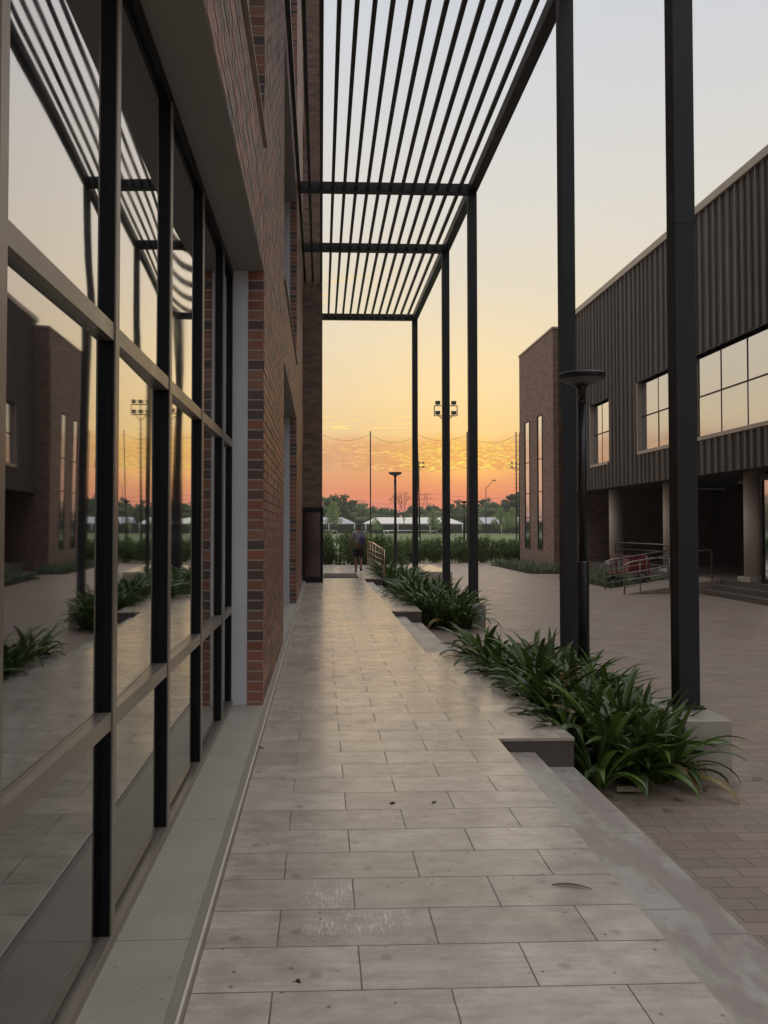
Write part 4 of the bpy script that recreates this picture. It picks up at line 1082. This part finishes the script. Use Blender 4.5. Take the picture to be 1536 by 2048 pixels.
# leafless tree
bt = MB(); rs = random.Random(5)
def branch(p_, dvec, L, r_, depth):
    e = p_ + dvec * L; bt.tube([tuple(p_), tuple((p_ + e) / 2 + Vector((rs.uniform(-.1, .1) * L, 0, 0))), tuple(e)], [r_, r_ * .8, r_ * .55], 5)
    if depth == 0: return
    for _ in range(3 if depth > 1 else 4):
        nd = (dvec + Vector((rs.uniform(-.75, .75), rs.uniform(-.5, .5), rs.uniform(-.15, .5)))).normalized(); branch(e, nd, L * rs.uniform(.62, .85), r_ * .55, depth - 1)
X_ = ux_(808, 186)
branch(Vector((X_, 186, .15)), Vector((.02, 0, 1)), 2.8, .16, 5)
o = thing('bare_tree', (X_, 186, .15), 'leafless tree with fine spreading twigs between lamp and last post', 'tree'); bt.build('branches', M['bark'], o)

# ------------------------------------------------------------------ people
def skin_body(name, joints, bones, mat, parent, sub=2):
    me = bpy.data.meshes.new(name); me.from_pydata([j[0] for j in joints], bones, [])
    o = bpy.data.objects.new(name, me); COL.objects.link(o); me.materials.append(mat); o.parent = parent
    md = o.modifiers.new('skin', 'SKIN'); md.use_smooth_shade = True
    for i, j in enumerate(joints): me.skin_vertices[0].data[i].radius = (j[1], j[1] if len(j) < 3 else j[2])
    me.skin_vertices[0].data[0].use_root = True
    s_ = o.modifiers.new('sub', 'SUBSURF'); s_.levels = sub; s_.render_levels = sub
    return o
per = thing('person', (1.30, 28.6, 0), 'person walking away in a grey t-shirt and dark shorts, blue backpack over the right shoulder', 'person')
J_ = [((0, 0, .90), .13, .10), ((0, -.01, 1.10), .12, .09), ((0, -.01, 1.28), .14, .09), ((0, 0, 1.40), .07, .06), ((0, .01, 1.48), .05, .05), ((0, .02, 1.56), .075, .09), ((0, .02, 1.64), .07, .085),
      ((-.17, 0, 1.37), .055, .05), ((-.23, -.02, 1.12), .042, .042), ((-.26, .06, .90), .032, .032), ((-.265, .09, .82), .028, .034), ((-.262, .10, .755), .016, .026),
      ((.17, 0, 1.37), .055, .05), ((.22, -.03, 1.13), .042, .042), ((.23, .03, .92), .032, .032), ((.23, .05, .84), .028, .034), ((.228, .06, .775), .016, .026),
      ((-.09, 0, .82), .085, .085), ((-.10, .03, .47), .055, .055), ((-.10, -.02, .10), .035, .04), ((-.10, .02, .05), .035, .035), ((-.10, .14, .03), .035, .025),
      ((.09, 0, .82), .085, .085), ((.08, .10, .48), .055, .055), ((.07, -.16, .22), .035, .04), ((.07, -.17, .16), .035, .035), ((.07, -.10, .07), .035, .025)]
BN = [(0, 1), (1, 2), (2, 3), (3, 4), (4, 5), (5, 6), (2, 7), (7, 8), (8, 9), (9, 10), (10, 11), (2, 12), (12, 13), (13, 14), (14, 15), (15, 16), (0, 17), (17, 18), (18, 19), (19, 20), (20, 21), (0, 22), (22, 23), (23, 24), (24, 25), (25, 26)]
skin_body('body', J_, BN, M['skin'], per)
skin_body('t_shirt', [((0, -.005, .93), .155, .115), ((0, -.01, 1.12), .145, .108), ((0, -.01, 1.29), .165, .105), ((0, 0, 1.41), .085, .075), ((-.175, 0, 1.375), .075, .07), ((-.21, -.012, 1.18), .066, .066), ((.175, 0, 1.375), .075, .07), ((.205, -.015, 1.19), .066, .066)],
          [(0, 1), (1, 2), (2, 3), (2, 4), (4, 5), (2, 6), (6, 7)], M['tee'], per)
skin_body('shorts', [((0, 0, .90), .15, .118), ((-.09, .005, .80), .105, .105), ((-.10, .03, .50), .095, .095), ((.09, .01, .80), .105, .105), ((.085, .095, .52), .095, .095)], [(0, 1), (1, 2), (0, 3), (3, 4)], M['shorts'], per)
skin_body('hair', [((0, .0, 1.58), .078, .085), ((0, .01, 1.66), .082, .095)], [(0, 1)], M['hair'], per)
skin_body('shoe', [((-.10, -.05, .045), .045, .04), ((-.10, .14, .04), .042, .035)], [(0, 1)], M['shoe'], per, 1)
skin_body('shoe', [((.07, -.19, .17), .045, .04), ((.07, -.08, .06), .042, .035)], [(0, 1)], M['shoe'], per, 1)
bpk = thing('backpack', (1.30 + .13, 28.6 - .17, .88), 'blue backpack slung on the walking person', 'backpack')
skin_body('bag_body', [((0, 0, .06), .11, .08), ((-.02, .01, .22), .125, .09), ((-.05, .02, .40), .085, .07)], [(0, 1), (1, 2)], M['bag'], bpk)
skin_body('strap', [((-.05, .05, .42), .02, .012), ((-.02, .14, .55), .022, .012), ((.0, .26, .50), .022, .012), ((.02, .28, .25), .02, .012)], [(0, 1), (1, 2), (2, 3)], M['bag'], bpk, 1)
ch = thing('person', (8.62, 50.6, -.45), 'child in a pale blue shirt half hidden behind the field hedge', 'person')
s_ = .84; J2 = [((a[0][0] * s_, a[0][1] * s_, a[0][2] * s_),) + tuple(r_ * s_ for r_ in a[1:]) for a in J_]
skin_body('body', J2, BN, M['skin'], ch, 1)
skin_body('t_shirt', [((0, -.005, .78), .13, .10), ((0, -.01, .95), .12, .09), ((0, -.01, 1.09), .14, .09), ((0, 0, 1.18), .07, .06), ((-.15, 0, 1.15), .06, .06), ((-.18, 0, .98), .055, .055), ((.15, 0, 1.15), .06, .06), ((.18, 0, .98), .055, .055)],
          [(0, 1), (1, 2), (2, 3), (2, 4), (4, 5), (2, 6), (6, 7)], M['childtee'], ch, 1)
skin_body('hair', [((0, .0, 1.34), .10, .10), ((0, .01, 1.42), .10, .105)], [(0, 1)], M['hair'], ch, 1)

# ------------------------------------------------------------------ thin evening air
hm = bpy.data.materials.new('evening_air'); hm.use_nodes = True; q = NT(hm.node_tree); q.n.clear()
vo_ = q.add('ShaderNodeVolumePrincipled'); vo_.inputs['Color'].default_value = (0.93, 0.90, 0.88, 1); vo_.inputs['Density'].default_value = 0.0004
vo_.inputs['Anisotropy'].default_value = 0.3
q.l.new(vo_.outputs[0], q.add('ShaderNodeOutputMaterial').inputs['Volume'])
mb = MB(); mb.box(-1450, 1450, -70, 1450, -1.6, 26.5); tag(mb.build('haze', hm), kind='stuff')
sc.cycles.volume_max_steps = 64; sc.cycles.volume_bounces = 1
